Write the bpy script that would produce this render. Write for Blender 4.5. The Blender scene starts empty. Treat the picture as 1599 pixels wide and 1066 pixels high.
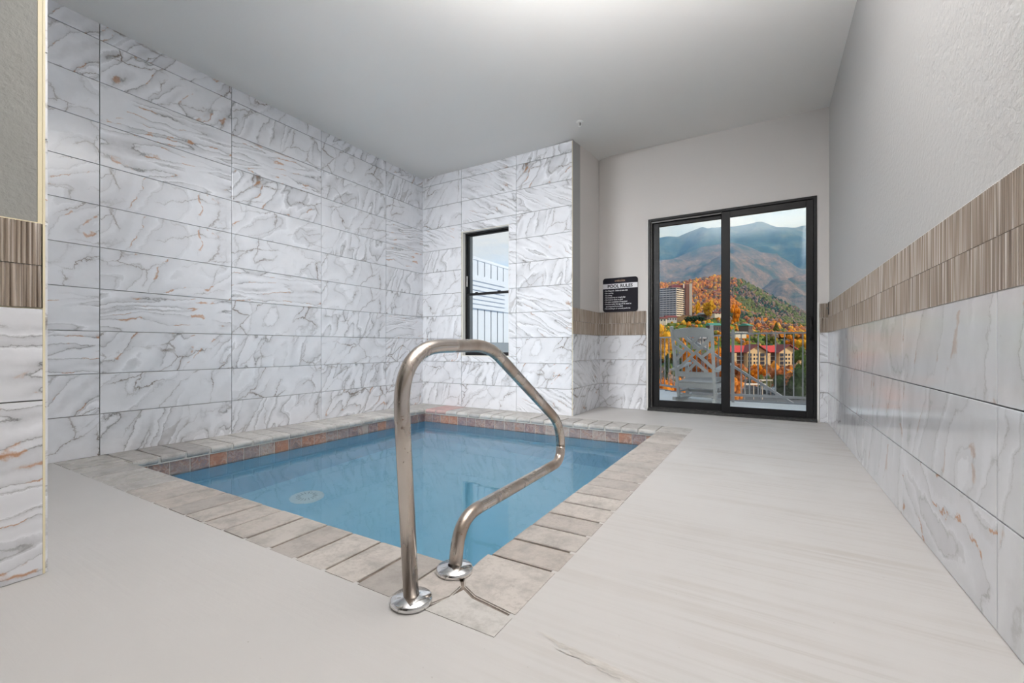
import bpy, bmesh, math, random
from mathutils import Vector, Matrix, noise
PI = math.pi
SC = bpy.context.scene
COL = SC.collection

# ------------------------------------------------------------------ camera, world, sun, lights, exposure
FPX, YAW, CX, HOR, CAMH = 687.53, math.radians(30.408), 799.5, 542.0, 0.79
cam_d = bpy.data.cameras.new('camera'); cam = bpy.data.objects.new('camera', cam_d); COL.objects.link(cam)
cam_d.sensor_width = 36.0; cam_d.lens = FPX / 1599 * 36; cam_d.shift_y = (HOR - 533.0) / 1599
cam_d.clip_start = 0.02; cam_d.clip_end = 9000
cam.location = (0, 0, CAMH); cam.rotation_euler = (PI / 2, 0, YAW)
SC.camera = cam
vs = SC.view_settings
vs.view_transform = 'Standard'; vs.look = 'None'; vs.gamma = 1.0; vs.use_curve_mapping = False
vs.exposure = 0.0
SC.cycles.max_bounces = 10; SC.cycles.diffuse_bounces = 5; SC.cycles.glossy_bounces = 4
SC.cycles.transparent_max_bounces = 16; SC.cycles.volume_bounces = 0
SC.cycles.sample_clamp_indirect = 6.0

FW = Vector((-math.sin(YAW), math.cos(YAW), 0)); RT = Vector((math.cos(YAW), math.sin(YAW), 0))
def at(px, py, D):
    """real-world point seen at a pixel of the photograph, D metres in front of the camera"""
    return Vector((0, 0, CAMH)) + FW * D + RT * ((px - CX) / FPX * D) + Vector((0, 0, (HOR - py) / FPX * D))

W = bpy.data.worlds.new('sky'); SC.world = W; W.use_nodes = True
nt = W.node_tree; nt.nodes.clear()
def N(t, typ, **kw):
    n = t.nodes.new(typ)
    for k, v in kw.items():
        if k.startswith('i_'):
            n.inputs[k[2:].replace('_', ' ')].default_value = v
        else: setattr(n, k, v)
    return n
tc = N(nt, 'ShaderNodeTexCoord'); sep = N(nt, 'ShaderNodeSeparateXYZ'); nt.links.new(tc.outputs['Generated'], sep.inputs[0])
cr = N(nt, 'ShaderNodeValToRGB'); nt.links.new(sep.outputs['Z'], cr.inputs[0])
e = cr.color_ramp.elements
e[0].position = 0.0; e[0].color = (.60, .74, .88, 1)
e[1].position = 0.9; e[1].color = (.24, .40, .70, 1)
x = cr.color_ramp.elements.new(.30); x.color = (.44, .62, .84, 1)
mp = N(nt, 'ShaderNodeMapping'); mp.inputs['Scale'].default_value = (1, 1, 3.2); nt.links.new(tc.outputs['Generated'], mp.inputs[0])
cn = N(nt, 'ShaderNodeTexNoise'); cn.inputs['Scale'].default_value = 2.6; cn.inputs['Detail'].default_value = 7; cn.inputs['Roughness'].default_value = .55
nt.links.new(mp.outputs[0], cn.inputs['Vector'])
cc = N(nt, 'ShaderNodeValToRGB'); cc.color_ramp.elements[0].position = .40; cc.color_ramp.elements[1].position = .60
nt.links.new(cn.outputs[0], cc.inputs[0])
mx = N(nt, 'ShaderNodeMix', data_type='RGBA'); mx.inputs[7].default_value = (.78, .79, .81, 1)
nt.links.new(cc.outputs[0], mx.inputs[0]); nt.links.new(cr.outputs[0], mx.inputs[6])
bg = N(nt, 'ShaderNodeBackground'); bg.inputs['Strength'].default_value = 1.12
nt.links.new(mx.outputs[2], bg.inputs[0]); wo = N(nt, 'ShaderNodeOutputWorld'); nt.links.new(bg.outputs[0], wo.inputs[0])

sd = bpy.data.lights.new('sun', 'SUN'); sd.energy = 3.6; sd.color = (1.0, .86, .68); sd.angle = math.radians(1.0)
sun = bpy.data.objects.new('sun', sd); COL.objects.link(sun)
sdir = Vector((.98, -.19, .52)).normalized(); sun.rotation_euler = sdir.to_track_quat('Z', 'Y').to_euler(); sun.location = (30, 0, 40)

def area(name, loc, target, sx, sy, power, color=(1, 1, 1)):
    d = bpy.data.lights.new(name, 'AREA'); d.shape = 'RECTANGLE'; d.size = sx; d.size_y = sy; d.energy = power; d.color = color
    o = bpy.data.objects.new(name, d); COL.objects.link(o); o.location = loc
    o.rotation_euler = (Vector(loc) - Vector(target)).to_track_quat('Z', 'Y').to_euler(); return o
# added fill lights, the room has no visible fixtures for them
# unseen area light added above the frame, brightening the room off the ceiling
ul = area('ceiling_fill', (-.25, 1.35, 2.28), (-.25, 1.4, 3.2), 1.0, 1.0, 134, (1, .99, .985)); ul.data.spread = math.radians(150)
# unseen fill added behind the pillar wall to brighten the pool alcove
al = area('alcove_fill', (-2.95, .60, 2.75), (-2.5, 4.4, .6), 1.1, .5, 46, (.97, .985, 1)); al.data.spread = math.radians(92)

# ------------------------------------------------------------------ object helpers
def link(o, parent=None):
    COL.objects.link(o)
    if parent is not None: o.parent = parent
    return o
def tag(o, label=None, cat=None, group=None, kind=None):
    if label: o['label'] = label
    if cat: o['category'] = cat
    if group: o['group'] = group
    if kind: o['kind'] = kind
    return o
def empty(name, loc=(0, 0, 0), rz=0, **kw):
    o = bpy.data.objects.new(name, None); o.empty_display_size = .1; link(o); o.location = loc; o.rotation_euler = (0, 0, rz)
    return tag(o, **kw)
def ob(name, me, mat=None, parent=None, loc=None, rot=None, **kw):
    if isinstance(me, bmesh.types.BMesh):
        m = bpy.data.meshes.new(name); me.to_mesh(m); me.free(); me = m
    o = bpy.data.objects.new(name, me)
    if mat is not None and not me.materials: me.materials.append(mat)
    link(o, parent)
    if loc is not None: o.location = loc
    if rot is not None: o.rotation_euler = rot
    return tag(o, **kw)
def mesh(name, vs_, fs, mat=None, smooth=False):
    m = bpy.data.meshes.new(name); m.from_pydata([tuple(v) for v in vs_], [], fs); m.update()
    if mat: m.materials.append(mat)
    if smooth: m.polygons.foreach_set('use_smooth', [True] * len(m.polygons))
    return m
def bx(bm, x0, x1, y0, y1, z0, z1, M=None, mi=0):
    vs_ = [bm.verts.new((x, y, z)) for z in (z0, z1) for x, y in ((x0, y0), (x1, y0), (x1, y1), (x0, y1))]
    if M is not None:
        for v in vs_: v.co = M @ v.co
    for f in ((3, 2, 1, 0), (4, 5, 6, 7), (0, 1, 5, 4), (1, 2, 6, 5), (2, 3, 7, 6), (3, 0, 4, 7)):
        fc = bm.faces.new([vs_[i] for i in f]); fc.material_index = mi
def bar(bm, p, q, w, d=None, up=(0, 0, 1)):
    """rectangular bar from p to q; w across, d along 'up'"""
    p, q = Vector(p), Vector(q); d = w if d is None else d
    z = (q - p).normalized(); u = Vector(up)
    if abs(z.dot(u)) > .98: u = Vector((0, 1, 0))
    x = u.cross(z).normalized(); y = z.cross(x)
    M = Matrix((x, y, z)).transposed().to_4x4(); M.translation = p
    bx(bm, -w / 2, w / 2, -d / 2, d / 2, 0, (q - p).length, M)
def boxes(*bs, bevel=0):
    bm = bmesh.new()
    for b in bs: bx(bm, *b)
    if bevel: bmesh.ops.bevel(bm, geom=bm.edges[:], offset=bevel, segments=1, affect='EDGES', clamp_overlap=True)
    return bm
def tube(path, r, seg=16, cap=True, closed=False):
    path = [Vector(p) for p in path]; n = len(path); bm = bmesh.new(); rings = []
    up = None
    for i, p in enumerate(path):
        t = (path[min(i + 1, n - 1)] - path[max(i - 1, 0)]).normalized()
        if up is None:
            up = Vector((1, 0, 0)) if abs(t.x) < .9 else Vector((0, 1, 0))
        a = (up - t * up.dot(t)).normalized(); up = a; b = t.cross(a)
        rr = r[i] if isinstance(r, (list, tuple)) else r
        rings.append([bm.verts.new(p + a * rr * math.cos(2 * PI * k / seg) + b * rr * math.sin(2 * PI * k / seg)) for k in range(seg)])
    for i in range(n - 1):
        for k in range(seg):
            f = bm.faces.new((rings[i][k], rings[i][(k + 1) % seg], rings[i + 1][(k + 1) % seg], rings[i + 1][k])); f.smooth = True
    if cap:
        bm.faces.new(rings[0][::-1]); bm.faces.new(rings[-1])
    return bm
def lathe(prof, seg=32):
    bm = bmesh.new(); rings = []
    for r, z in prof:
        if r < 1e-6: rings.append([bm.verts.new((0, 0, z))])
        else: rings.append([bm.verts.new((r * math.cos(2 * PI * k / seg), r * math.sin(2 * PI * k / seg), z)) for k in range(seg)])
    for a, b in zip(rings, rings[1:]):
        for k in range(seg):
            k2 = (k + 1) % seg
            if len(a) == 1 and len(b) == 1: continue
            if len(a) == 1: f = bm.faces.new((a[0], b[k], b[k2]))
            elif len(b) == 1: f = bm.faces.new((a[k], a[k2], b[0]))
            else: f = bm.faces.new((a[k], a[k2], b[k2], b[k]))
            f.smooth = True
    bmesh.ops.recalc_face_normals(bm, faces=bm.faces[:])
    return bm
def prism(poly, z0, z1, M=None):
    bm = bmesh.new()
    a = [bm.verts.new((x, y, z0)) for x, y in poly]; b = [bm.verts.new((x, y, z1)) for x, y in poly]
    n = len(poly)
    bm.faces.new(a[::-1]); bm.faces.new(b)
    for i in range(n): bm.faces.new((a[i], a[(i + 1) % n], b[(i + 1) % n], b[i]))
    bmesh.ops.recalc_face_normals(bm, faces=bm.faces[:])
    if M is not None: bmesh.ops.transform(bm, matrix=M, verts=bm.verts[:])
    return bm

# ------------------------------------------------------------------ material helpers
def mat(name, col=(.8, .8, .8), rough=.5, metal=0, spec=.5, alpha=1):
    m = bpy.data.materials.new(name); m.use_nodes = True
    b = m.node_tree.nodes['Principled BSDF']
    b.inputs['Base Color'].default_value = (*col, 1); b.inputs['Roughness'].default_value = rough
    b.inputs['Metallic'].default_value = metal; b.inputs['Specular IOR Level'].default_value = spec
    return m, m.node_tree, b
def L(t, a, b): t.links.new(a, b)
def noise_n(t, vec, scale, detail=4, rough=.55, dist=0):
    n = N(t, 'ShaderNodeTexNoise'); n.inputs['Scale'].default_value = scale; n.inputs['Detail'].default_value = detail
    n.inputs['Roughness'].default_value = rough; n.inputs['Distortion'].default_value = dist
    if vec is not None: L(t, vec, n.inputs['Vector'])
    return n.outputs[0]
def ramp(t, fac, stops, interp='LINEAR'):
    r = N(t, 'ShaderNodeValToRGB'); r.color_ramp.interpolation = interp; el = r.color_ramp.elements
    stops = [(p, (c if isinstance(c, tuple) else (c, c, c))) for p, c in stops]
    el[0].position = stops[0][0]; el[0].color = (*stops[0][1], 1)
    el[1].position = stops[-1][0]; el[1].color = (*stops[-1][1], 1)
    for p, c in stops[1:-1]:
        q = el.new(p); q.color = (*c, 1)
    L(t, fac, r.inputs[0]); return r.outputs[0]
def mixc(t, fac, a, b, mode='MIX'):
    m = N(t, 'ShaderNodeMix', data_type='RGBA', blend_type=mode)
    for s, i in ((fac, 0), (a, 6), (b, 7)):
        if isinstance(s, (int, float)): m.inputs[i].default_value = s
        elif isinstance(s, tuple): m.inputs[i].default_value = (*s, 1)
        else: L(t, s, m.inputs[i])
    return m.outputs[2]
def mth(t, op, a, b=0.0, c=None):
    m = N(t, 'ShaderNodeMath', operation=op)
    for i, s in enumerate((a, b, c)):
        if s is None: continue
        if isinstance(s, (int, float)): m.inputs[i].default_value = s
        else: L(t, s, m.inputs[i])
    return m.outputs[0]
def coords(t, scale=(1, 1, 1), rot=(0, 0, 0), kind='Object'):
    c = N(t, 'ShaderNodeTexCoord'); m = N(t, 'ShaderNodeMapping'); m.inputs['Scale'].default_value = scale; m.inputs['Rotation'].default_value = rot
    L(t, c.outputs[kind], m.inputs[0]); return m.outputs[0]
def bump(t, b, h, strength=.2, dist=.01):
    n = N(t, 'ShaderNodeBump'); n.inputs['Strength'].default_value = strength; n.inputs['Distance'].default_value = dist
    L(t, h, n.inputs['Height']); L(t, n.outputs[0], b.inputs['Normal'])
def oinfo(t, out='Random'):
    return N(t, 'ShaderNodeObjectInfo').outputs[out]

def marble(name, ang, along, across, orange=.5, vein=1.0, base=(.80, .81, .845), warp=.5, crack=.0):
    """agate-veined porcelain: contour bands of a stretched, warped noise; the print is picked by the pass index"""
    m, t, b = mat(name, rough=.1, spec=.5)
    tcx = N(t, 'ShaderNodeTexCoord'); idx = oinfo(t, 'Object Index')
    off = N(t, 'ShaderNodeCombineXYZ'); L(t, mth(t, 'MULTIPLY', idx, 3.71), off.inputs[0]); L(t, mth(t, 'MULTIPLY', idx, 1.93), off.inputs[2])
    add = N(t, 'ShaderNodeVectorMath', operation='ADD'); L(t, tcx.outputs['Object'], add.inputs[0]); L(t, off.outputs[0], add.inputs[1])
    p = add.outputs[0]
    # domain warp
    wn = N(t, 'ShaderNodeTexNoise'); wn.inputs['Scale'].default_value = 3.2; wn.inputs['Detail'].default_value = 8; wn.inputs['Roughness'].default_value = .66; L(t, p, wn.inputs['Vector'])
    ws = N(t, 'ShaderNodeVectorMath', operation='SUBTRACT'); L(t, wn.outputs[1], ws.inputs[0]); ws.inputs[1].default_value = (.5, .5, .5)
    wm = N(t, 'ShaderNodeVectorMath', operation='SCALE'); L(t, ws.outputs[0], wm.inputs[0]); wm.inputs['Scale'].default_value = warp * .30
    pa = N(t, 'ShaderNodeVectorMath', operation='ADD'); L(t, p, pa.inputs[0]); L(t, wm.outputs[0], pa.inputs[1])
    vr = N(t, 'ShaderNodeVectorRotate', rotation_type='Y_AXIS'); L(t, pa.outputs[0], vr.inputs['Vector']); vr.inputs['Angle'].default_value = ang
    mp_ = N(t, 'ShaderNodeMapping'); mp_.inputs['Scale'].default_value = (along, .01, across); L(t, vr.outputs[0], mp_.inputs[0])
    v0 = noise_n(t, mp_.outputs[0], 1.0, 1.6, .42, .0); jt = noise_n(t, p, 26, 5, .7)
    v = mth(t, 'ADD', v0, mth(t, 'MULTIPLY', mth(t, 'SUBTRACT', jt, .5), .030))
    B = base; G = tuple(c * (.70 if vein > .8 else .80) for c in B); G2 = tuple(c * .86 for c in B)
    D = tuple(c * (.20 if vein > .8 else .38) for c in (B[0], B[1] * .97, B[2] * .92)); Wh = tuple(min(1, c * 1.14) for c in B)
    c1 = ramp(t, v, [(.0, G2), (.27, B), (.335, G2), (.375, G), (.381, D), (.387, G), (.402, G2), (.404, Wh), (.425, B), (.47, G2), (.492, G), (.496, D), (.501, G2), (.512, B),
                     (.552, B), (.575, G2), (.600, G), (.606, D), (.612, G2), (.63, G), (.634, Wh), (.655, B), (.75, G2), (1.0, B)])
    # patchy strength of the vein print, soft clouds
    cl = noise_n(t, p, 2.3, 3, .6); cl2 = noise_n(t, p, 7, 5, .65)
    fine = ramp(t, noise_n(t, p, 9, 4, .65), [(.38, 0.0), (.60, 1.0)])
    soft = mixc(t, ramp(t, cl2, [(.3, 0.0), (.7, 1.0)]), B, tuple(c * .93 for c in B))
    pm = mth(t, 'MULTIPLY', ramp(t, cl, [(.36, .0), (.50, 1.0)]), ramp(t, fine, [(0.0, .62), (1.0, 1.0)]))
    col = mixc(t, mth(t, 'MULTIPLY', pm, vein if vein < 1 else 1.0), soft, c1)
    if crack > 0:
        w2 = N(t, 'ShaderNodeVectorMath', operation='SCALE'); L(t, ws.outputs[0], w2.inputs[0]); w2.inputs['Scale'].default_value = .26
        p2 = N(t, 'ShaderNodeVectorMath', operation='ADD'); L(t, p, p2.inputs[0]); L(t, w2.outputs[0], p2.inputs[1])
        r2 = N(t, 'ShaderNodeVectorRotate', rotation_type='Y_AXIS'); L(t, p2.outputs[0], r2.inputs['Vector']); r2.inputs['Angle'].default_value = ang - .5
        m2 = N(t, 'ShaderNodeMapping'); m2.inputs['Scale'].default_value = (1.0, .01, 2.2); L(t, r2.outputs[0], m2.inputs[0])
        vo = N(t, 'ShaderNodeTexVoronoi', feature='DISTANCE_TO_EDGE'); vo.inputs['Scale'].default_value = 2.1; L(t, m2.outputs[0], vo.inputs['Vector'])
        cm = mth(t, 'MULTIPLY', ramp(t, noise_n(t, p, 3.1, 3, .6), [(.42, 0.0), (.58, 1.0)]), crack)
        col = mixc(t, mth(t, 'MULTIPLY', ramp(t, vo.outputs['Distance'], [(.0, .65), (.05, .22), (.13, 0.0)]), cm), col, tuple(c * .62 for c in base))
        col = mixc(t, mth(t, 'MULTIPLY', ramp(t, vo.outputs['Distance'], [(.0, 1.0), (.006, .85), (.013, 0.0)]), cm), col, (.17, .13, .10))
    # copper flecks along one of the vein levels
    line = ramp(t, v, [(.487, 0.0), (.493, 1.0), (.501, 1.0), (.507, 0.0)])
    line2 = ramp(t, v, [(.596, 0.0), (.602, 1.0), (.611, 1.0), (.617, 0.0)])
    fl = ramp(t, noise_n(t, p, 7.5, 2, .5), [(.60 - .10 * orange, 0.0), (.63 - .10 * orange, 1.0)])
    of = mth(t, 'MULTIPLY', mth(t, 'MAXIMUM', line, line2), fl)
    if orange > 0: col = mixc(t, mth(t, 'MULTIPLY', of, .85 * min(1, orange + .3)), col, (.50, .22, .07))
    L(t, col, b.inputs['Base Color'])
    rr = noise_n(t, p, 25, 3, .6); L(t, ramp(t, rr, [(.3, .07), (.75, .13)]), b.inputs['Roughness'])
    return m
mA = marble('marble_diagonal', math.radians(50), 1.3, 4.4, .35, 1.0, crack=.9)
mB = marble('marble_horizontal', math.radians(4), .8, 8.0, .5, 1.0, warp=.42)
mC = marble('marble_plain', math.radians(66), 1.2, 2.4, .0, .55, warp=.8, crack=.85)
mD = marble('marble_soft', math.radians(48), 1.1, 2.8, .45, .65, warp=.6, crack=.6)
mE = marble('marble_upright', math.radians(68), 1.2, 4.2, .0, .97, warp=.6, crack=.5)
mS = marble('marble_slant', math.radians(-26), .9, 6.8, .1, 1.0, warp=.5)
mW = marble('marble_wavy', math.radians(-8), .9, 3.4, .7, .8, warp=.9)
mR = marble('marble_pale', math.radians(70), .9, 2.8, .1, .6, base=(.82, .83, .86), warp=.7)
MARB = dict(A=mA, B=mB, C=mC, D=mD, E=mE, S=mS, R=mR, W=mW)

def paint(name, col, bs, st, rough=.75):
    m, t, b = mat(name, col, rough, spec=.25)
    p = coords(t); n = noise_n(t, p, bs, 3, .6); n2 = noise_n(t, p, 1.1, 3, .5)
    L(t, mixc(t, n2, tuple(c * .97 for c in col), tuple(c * 1.02 for c in col)), b.inputs['Base Color'])
    bump(t, b, n, st, .006); return m
M_ceil = paint('ceiling_paint', (.83, .81, .785), 60, .12)
M_wall = paint('wall_paint', (.71, .68, .66), 85, .15)
M_stucco = paint('knockdown_texture_paint', (.57, .562, .556), 42, .75)
M_stucco_dim = paint('dimmed_pillar_texture', (.30, .30, .285), 34, .9)  # stucco darkened so the pillar's dim light sits in the paint colour
M_grout, t, b = mat('grout', (.40, .40, .40), .8)
M_trim, t, b = mat('cream_metal_edge', (.82, .74, .52), .4)
M_white, t, b = mat('white_trim', (.80, .79, .76), .5)
M_black, t, b = mat('black_aluminium', (.012, .012, .013), .38, 0, .3)
n = noise_n(t, coords(t, (3, 3, 30)), 3, 3); L(t, ramp(t, n, [(.3, .3), (.7, .5)]), b.inputs['Roughness'])
M_bronze, t, b = mat('grey_aluminium', (.16, .155, .15), .4, .2)
M_track, t, b = mat('scuffed_sill_track', (.04, .04, .04), .55)
n = noise_n(t, coords(t, (6, 40, 40)), 4, 5, .7); L(t, ramp(t, n, [(.55, (.03, .03, .03)), (.68, (.16, .155, .15))]), b.inputs['Base Color'])

def glass(name, tint=(.96, .98, .98), rough=0.0, ior=1.45):
    m = bpy.data.materials.new(name); m.use_nodes = True; t = m.node_tree; t.nodes.clear()
    tr = N(t, 'ShaderNodeBsdfTransparent'); tr.inputs[0].default_value = (*tint, 1)
    gl = N(t, 'ShaderNodeBsdfGlossy'); gl.inputs['Roughness'].default_value = rough
    fr = N(t, 'ShaderNodeFresnel'); fr.inputs[0].default_value = ior
    mxs = N(t, 'ShaderNodeMixShader'); o = N(t, 'ShaderNodeOutputMaterial')
    L(t, fr.outputs[0], mxs.inputs[0]); L(t, tr.outputs[0], mxs.inputs[1]); L(t, gl.outputs[0], mxs.inputs[2]); L(t, mxs.outputs[0], o.inputs[0])
    return m, t, gl, fr
M_glass, *_ = glass('window_glass')
M_water, t, gl, fr = glass('pool_water', (.9, .9, .9), .0, 1.5)
for l_ in list(t.links):
    if l_.from_node.type == 'BSDF_TRANSPARENT': t.links.remove(l_)
rf = N(t, 'ShaderNodeBsdfRefraction'); rf.inputs['Color'].default_value = (.80, .92, .95, 1); rf.inputs['Roughness'].default_value = 0; rf.inputs['IOR'].default_value = 1.33
L(t, rf.outputs[0], [n_ for n_ in t.nodes if n_.type == 'MIX_SHADER'][0].inputs[1])
p = coords(t, (1, 1, 1)); wn = noise_n(t, p, 9, 3, .5, .6); wn2 = noise_n(t, p, 2.2, 2, .5)
hh = mth(t, 'ADD', mth(t, 'MULTIPLY', wn, .5), wn2)
bp = N(t, 'ShaderNodeBump'); bp.inputs['Strength'].default_value = .022; bp.inputs['Distance'].default_value = .035; L(t, hh, bp.inputs['Height'])
L(t, bp.outputs[0], gl.inputs['Normal']); L(t, bp.outputs[0], rf.inputs['Normal']); L(t, bp.outputs[0], fr.inputs['Normal'])

M_floor, t, b = mat('deck_coating', (.66, .63, .60), .5, spec=.3)
p = coords(t); ps = coords(t, (.55, 13, 1), (0, 0, math.radians(3)))
s1 = noise_n(t, ps, 1.0, 6, .65); s2 = noise_n(t, coords(t, (.5, 30, 1), (0, 0, math.radians(2))), 1.6, 5, .6)
cl = noise_n(t, p, 1.3, 4, .6); sepn = N(t, 'ShaderNodeSeparateXYZ'); L(t, p, sepn.inputs[0])
mask = mth(t, 'MULTIPLY', ramp(t, mth(t, 'MULTIPLY_ADD', sepn.outputs[0], .5, .5), [(.02, .0), (.35, 1.0)]), ramp(t, cl, [(.38, .1), (.6, 1.0)]))
c0 = mixc(t, cl, (.60, .583, .57), (.56, .543, .53))
c1 = mixc(t, mth(t, 'MULTIPLY', mask, ramp(t, s1, [(.50, 0.0), (.64, .6)])), c0, (.47, .435, .40))
c2 = mixc(t, mth(t, 'MULTIPLY', mask, ramp(t, s2, [(.50, 0.0), (.64, .45)])), c1, (.44, .41, .38))
spk = noise_n(t, p, 55, 1, .5); c3 = mixc(t, ramp(t, spk, [(.80, 0.0), (.83, .5)]), c2, (.35, .32, .29))
L(t, c3, b.inputs['Base Color']); L(t, ramp(t, cl, [(.3, .42), (.7, .6)]), b.inputs['Roughness'])
bump(t, b, mth(t, 'ADD', s2, noise_n(t, p, 40, 4, .6)), .12, .004)
M_crack, t, b = mat('worn_deck_patch', (.40, .37, .34), .8)
n = noise_n(t, coords(t, (5, 25, 5)), 3, 5, .7); L(t, ramp(t, n, [(.35, (.47, .44, .41)), (.65, (.62, .59, .56))]), b.inputs['Base Color'])

def stone(name, cols, grime=.6):
    m, t, b = mat(name, rough=.72, spec=.25)
    rnd = oinfo(t); tcx = N(t, 'ShaderNodeTexCoord')
    off = N(t, 'ShaderNodeCombineXYZ'); L(t, mth(t, 'MULTIPLY', rnd, 37.0), off.inputs[0]); L(t, mth(t, 'MULTIPLY', rnd, 11.0), off.inputs[1])
    add = N(t, 'ShaderNodeVectorMath', operation='ADD'); L(t, tcx.outputs['Object'], add.inputs[0]); L(t, off.outputs[0], add.inputs[1])
    p = add.outputs[0]
    base = ramp(t, rnd, [(i / (len(cols) - 1), c) for i, c in enumerate(cols)])
    n1 = noise_n(t, p, 9, 6, .7); n2 = noise_n(t, p, 60, 4, .7); n3 = noise_n(t, p, 3.5, 4, .6)
    c = mixc(t, mth(t, 'MULTIPLY', ramp(t, n1, [(.45, 0.0), (.66, 1.0)]), grime), base, (.27, .255, .24))
    c = mixc(t, mth(t, 'MULTIPLY', ramp(t, n2, [(.5, 0.0), (.72, .7)]), ramp(t, n3, [(.4, .1), (.6, 1.0)])), c, (.33, .30, .27))
    L(t, c, b.inputs['Base Color']); bump(t, b, mth(t, 'ADD', n1, mth(t, 'MULTIPLY', n2, .5)), .35, .004); return m
M_cope = stone('coping_stone', [(.43, .395, .37), (.54, .495, .46), (.37, .345, .325), (.57, .53, .495), (.48, .435, .40)])
M_copel = stone('pale_coping_stone', [(.48, .465, .445), (.58, .56, .535), (.44, .425, .415), (.54, .52, .50)], .55)
M_copered = stone('reddish_coping_stone', [(.56, .36, .34), (.52, .40, .38)], .3)
M_mortar, t, b = mat('mortar', (.38, .33, .28), .85)
n = noise_n(t, coords(t), 20, 4); L(t, ramp(t, n, [(.35, (.15, .115, .09)), (.65, (.28, .235, .20))]), b.inputs['Base Color'])
M_mortar2, t, b = mat('pale_mortar', (.56, .54, .50), .85)
M_slate, t, b = mat('slate_tile', rough=.45)
rnd = oinfo(t); tcx = N(t, 'ShaderNodeTexCoord'); off = N(t, 'ShaderNodeCombineXYZ'); L(t, mth(t, 'MULTIPLY', rnd, 41.0), off.inputs[0]); L(t, mth(t, 'MULTIPLY', rnd, 13.0), off.inputs[2])
add = N(t, 'ShaderNodeVectorMath', operation='ADD'); L(t, tcx.outputs['Object'], add.inputs[0]); L(t, off.outputs[0], add.inputs[1])
n1 = noise_n(t, add.outputs[0], 16, 5, .6, .8); n2 = noise_n(t, add.outputs[0], 7, 3, .6)
a_ = ramp(t, n1, [(.34, (.16, .14, .15)), (.44, (.32, .17, .13)), (.5, (.46, .40, .36)), (.56, (.42, .20, .12)), (.62, (.26, .22, .24)), (.72, (.56, .48, .39))])
tc_ = ramp(t, rnd, [(0, (.20, .17, .20)), (.3, (.40, .36, .34)), (.5, (.42, .20, .13)), (.7, (.24, .21, .22)), (1, (.44, .33, .22))], 'CONSTANT')
L(t, mixc(t, ramp(t, n2, [(.35, .2), (.6, .8)]), a_, tc_), b.inputs['Base Color'])
M_basin, t, b = mat('pool_plaster', (.5, .78, .86), .7)
n = noise_n(t, coords(t), 1.6, 5, .6); L(t, ramp(t, n, [(.3, (.34, .66, .84)), (.7, (.43, .74, .90))]), b.inputs['Base Color'])
M_step, t, b = mat('pale_step_plaster', (.78, .84, .86), .7)
M_drain, t, b = mat('white_plastic', (.90, .92, .92), .4)

M_rib, t, b = mat('ribbed_glaze', (.30, .24, .19), .16, spec=.6)
tcx = N(t, 'ShaderNodeTexCoord'); rnd = oinfo(t)
mpx = N(t, 'ShaderNodeMapping'); mpx.inputs['Scale'].default_value = (82, 0, 1.2); L(t, tcx.outputs['Object'], mpx.inputs[0])
off = N(t, 'ShaderNodeCombineXYZ'); L(t, mth(t, 'MULTIPLY', rnd, 50.0), off.inputs[0])
add = N(t, 'ShaderNodeVectorMath', operation='ADD'); L(t, mpx.outputs[0], add.inputs[0]); L(t, off.outputs[0], add.inputs[1])
n = noise_n(t, add.outputs[0], 1.0, 2, .6)
L(t, ramp(t, n, [(.32, (.15, .11, .085)), (.5, (.36, .295, .24)), (.68, (.70, .64, .59))]), b.inputs['Base Color'])

M_rail, t, b = mat('weathered_stainless', (.62, .58, .54), .24, 1.0)
p = coords(t); n1 = noise_n(t, coords(t, (1, 1, .3)), 5, 4, .55); n2 = noise_n(t, p, 45, 4, .7); n3 = noise_n(t, p, 4, 3, .5)
c = mixc(t, ramp(t, n1, [(.42, 0.0), (.62, .75)]), (.60, .545, .50), (.34, .25, .18))
rust = mth(t, 'MULTIPLY', ramp(t, n2, [(.60, 0.0), (.68, 1.0)]), ramp(t, n3, [(.50, 0.0), (.62, 1.0)]))
c = mixc(t, rust, c, (.22, .085, .035)); L(t, c, b.inputs['Base Color'])
L(t, mth(t, 'SUBTRACT', .92, mth(t, 'MULTIPLY', rust, .7)), b.inputs['Metallic'])
L(t, mth(t, 'ADD', ramp(t, n1, [(.35, .2), (.65, .38)]), mth(t, 'MULTIPLY', rust, .3)), b.inputs['Roughness'])
M_chrome, t, b = mat('polished_flange', (.80, .80, .80), .12, 1.0)
n = noise_n(t, coords(t), 60, 4, .7); L(t, ramp(t, n, [(.5, .08), (.7, .4)]), b.inputs['Roughness']); L(t, ramp(t, n, [(.58, (.80, .80, .80)), (.7, (.45, .43, .40))]), b.inputs['Base Color'])

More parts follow.
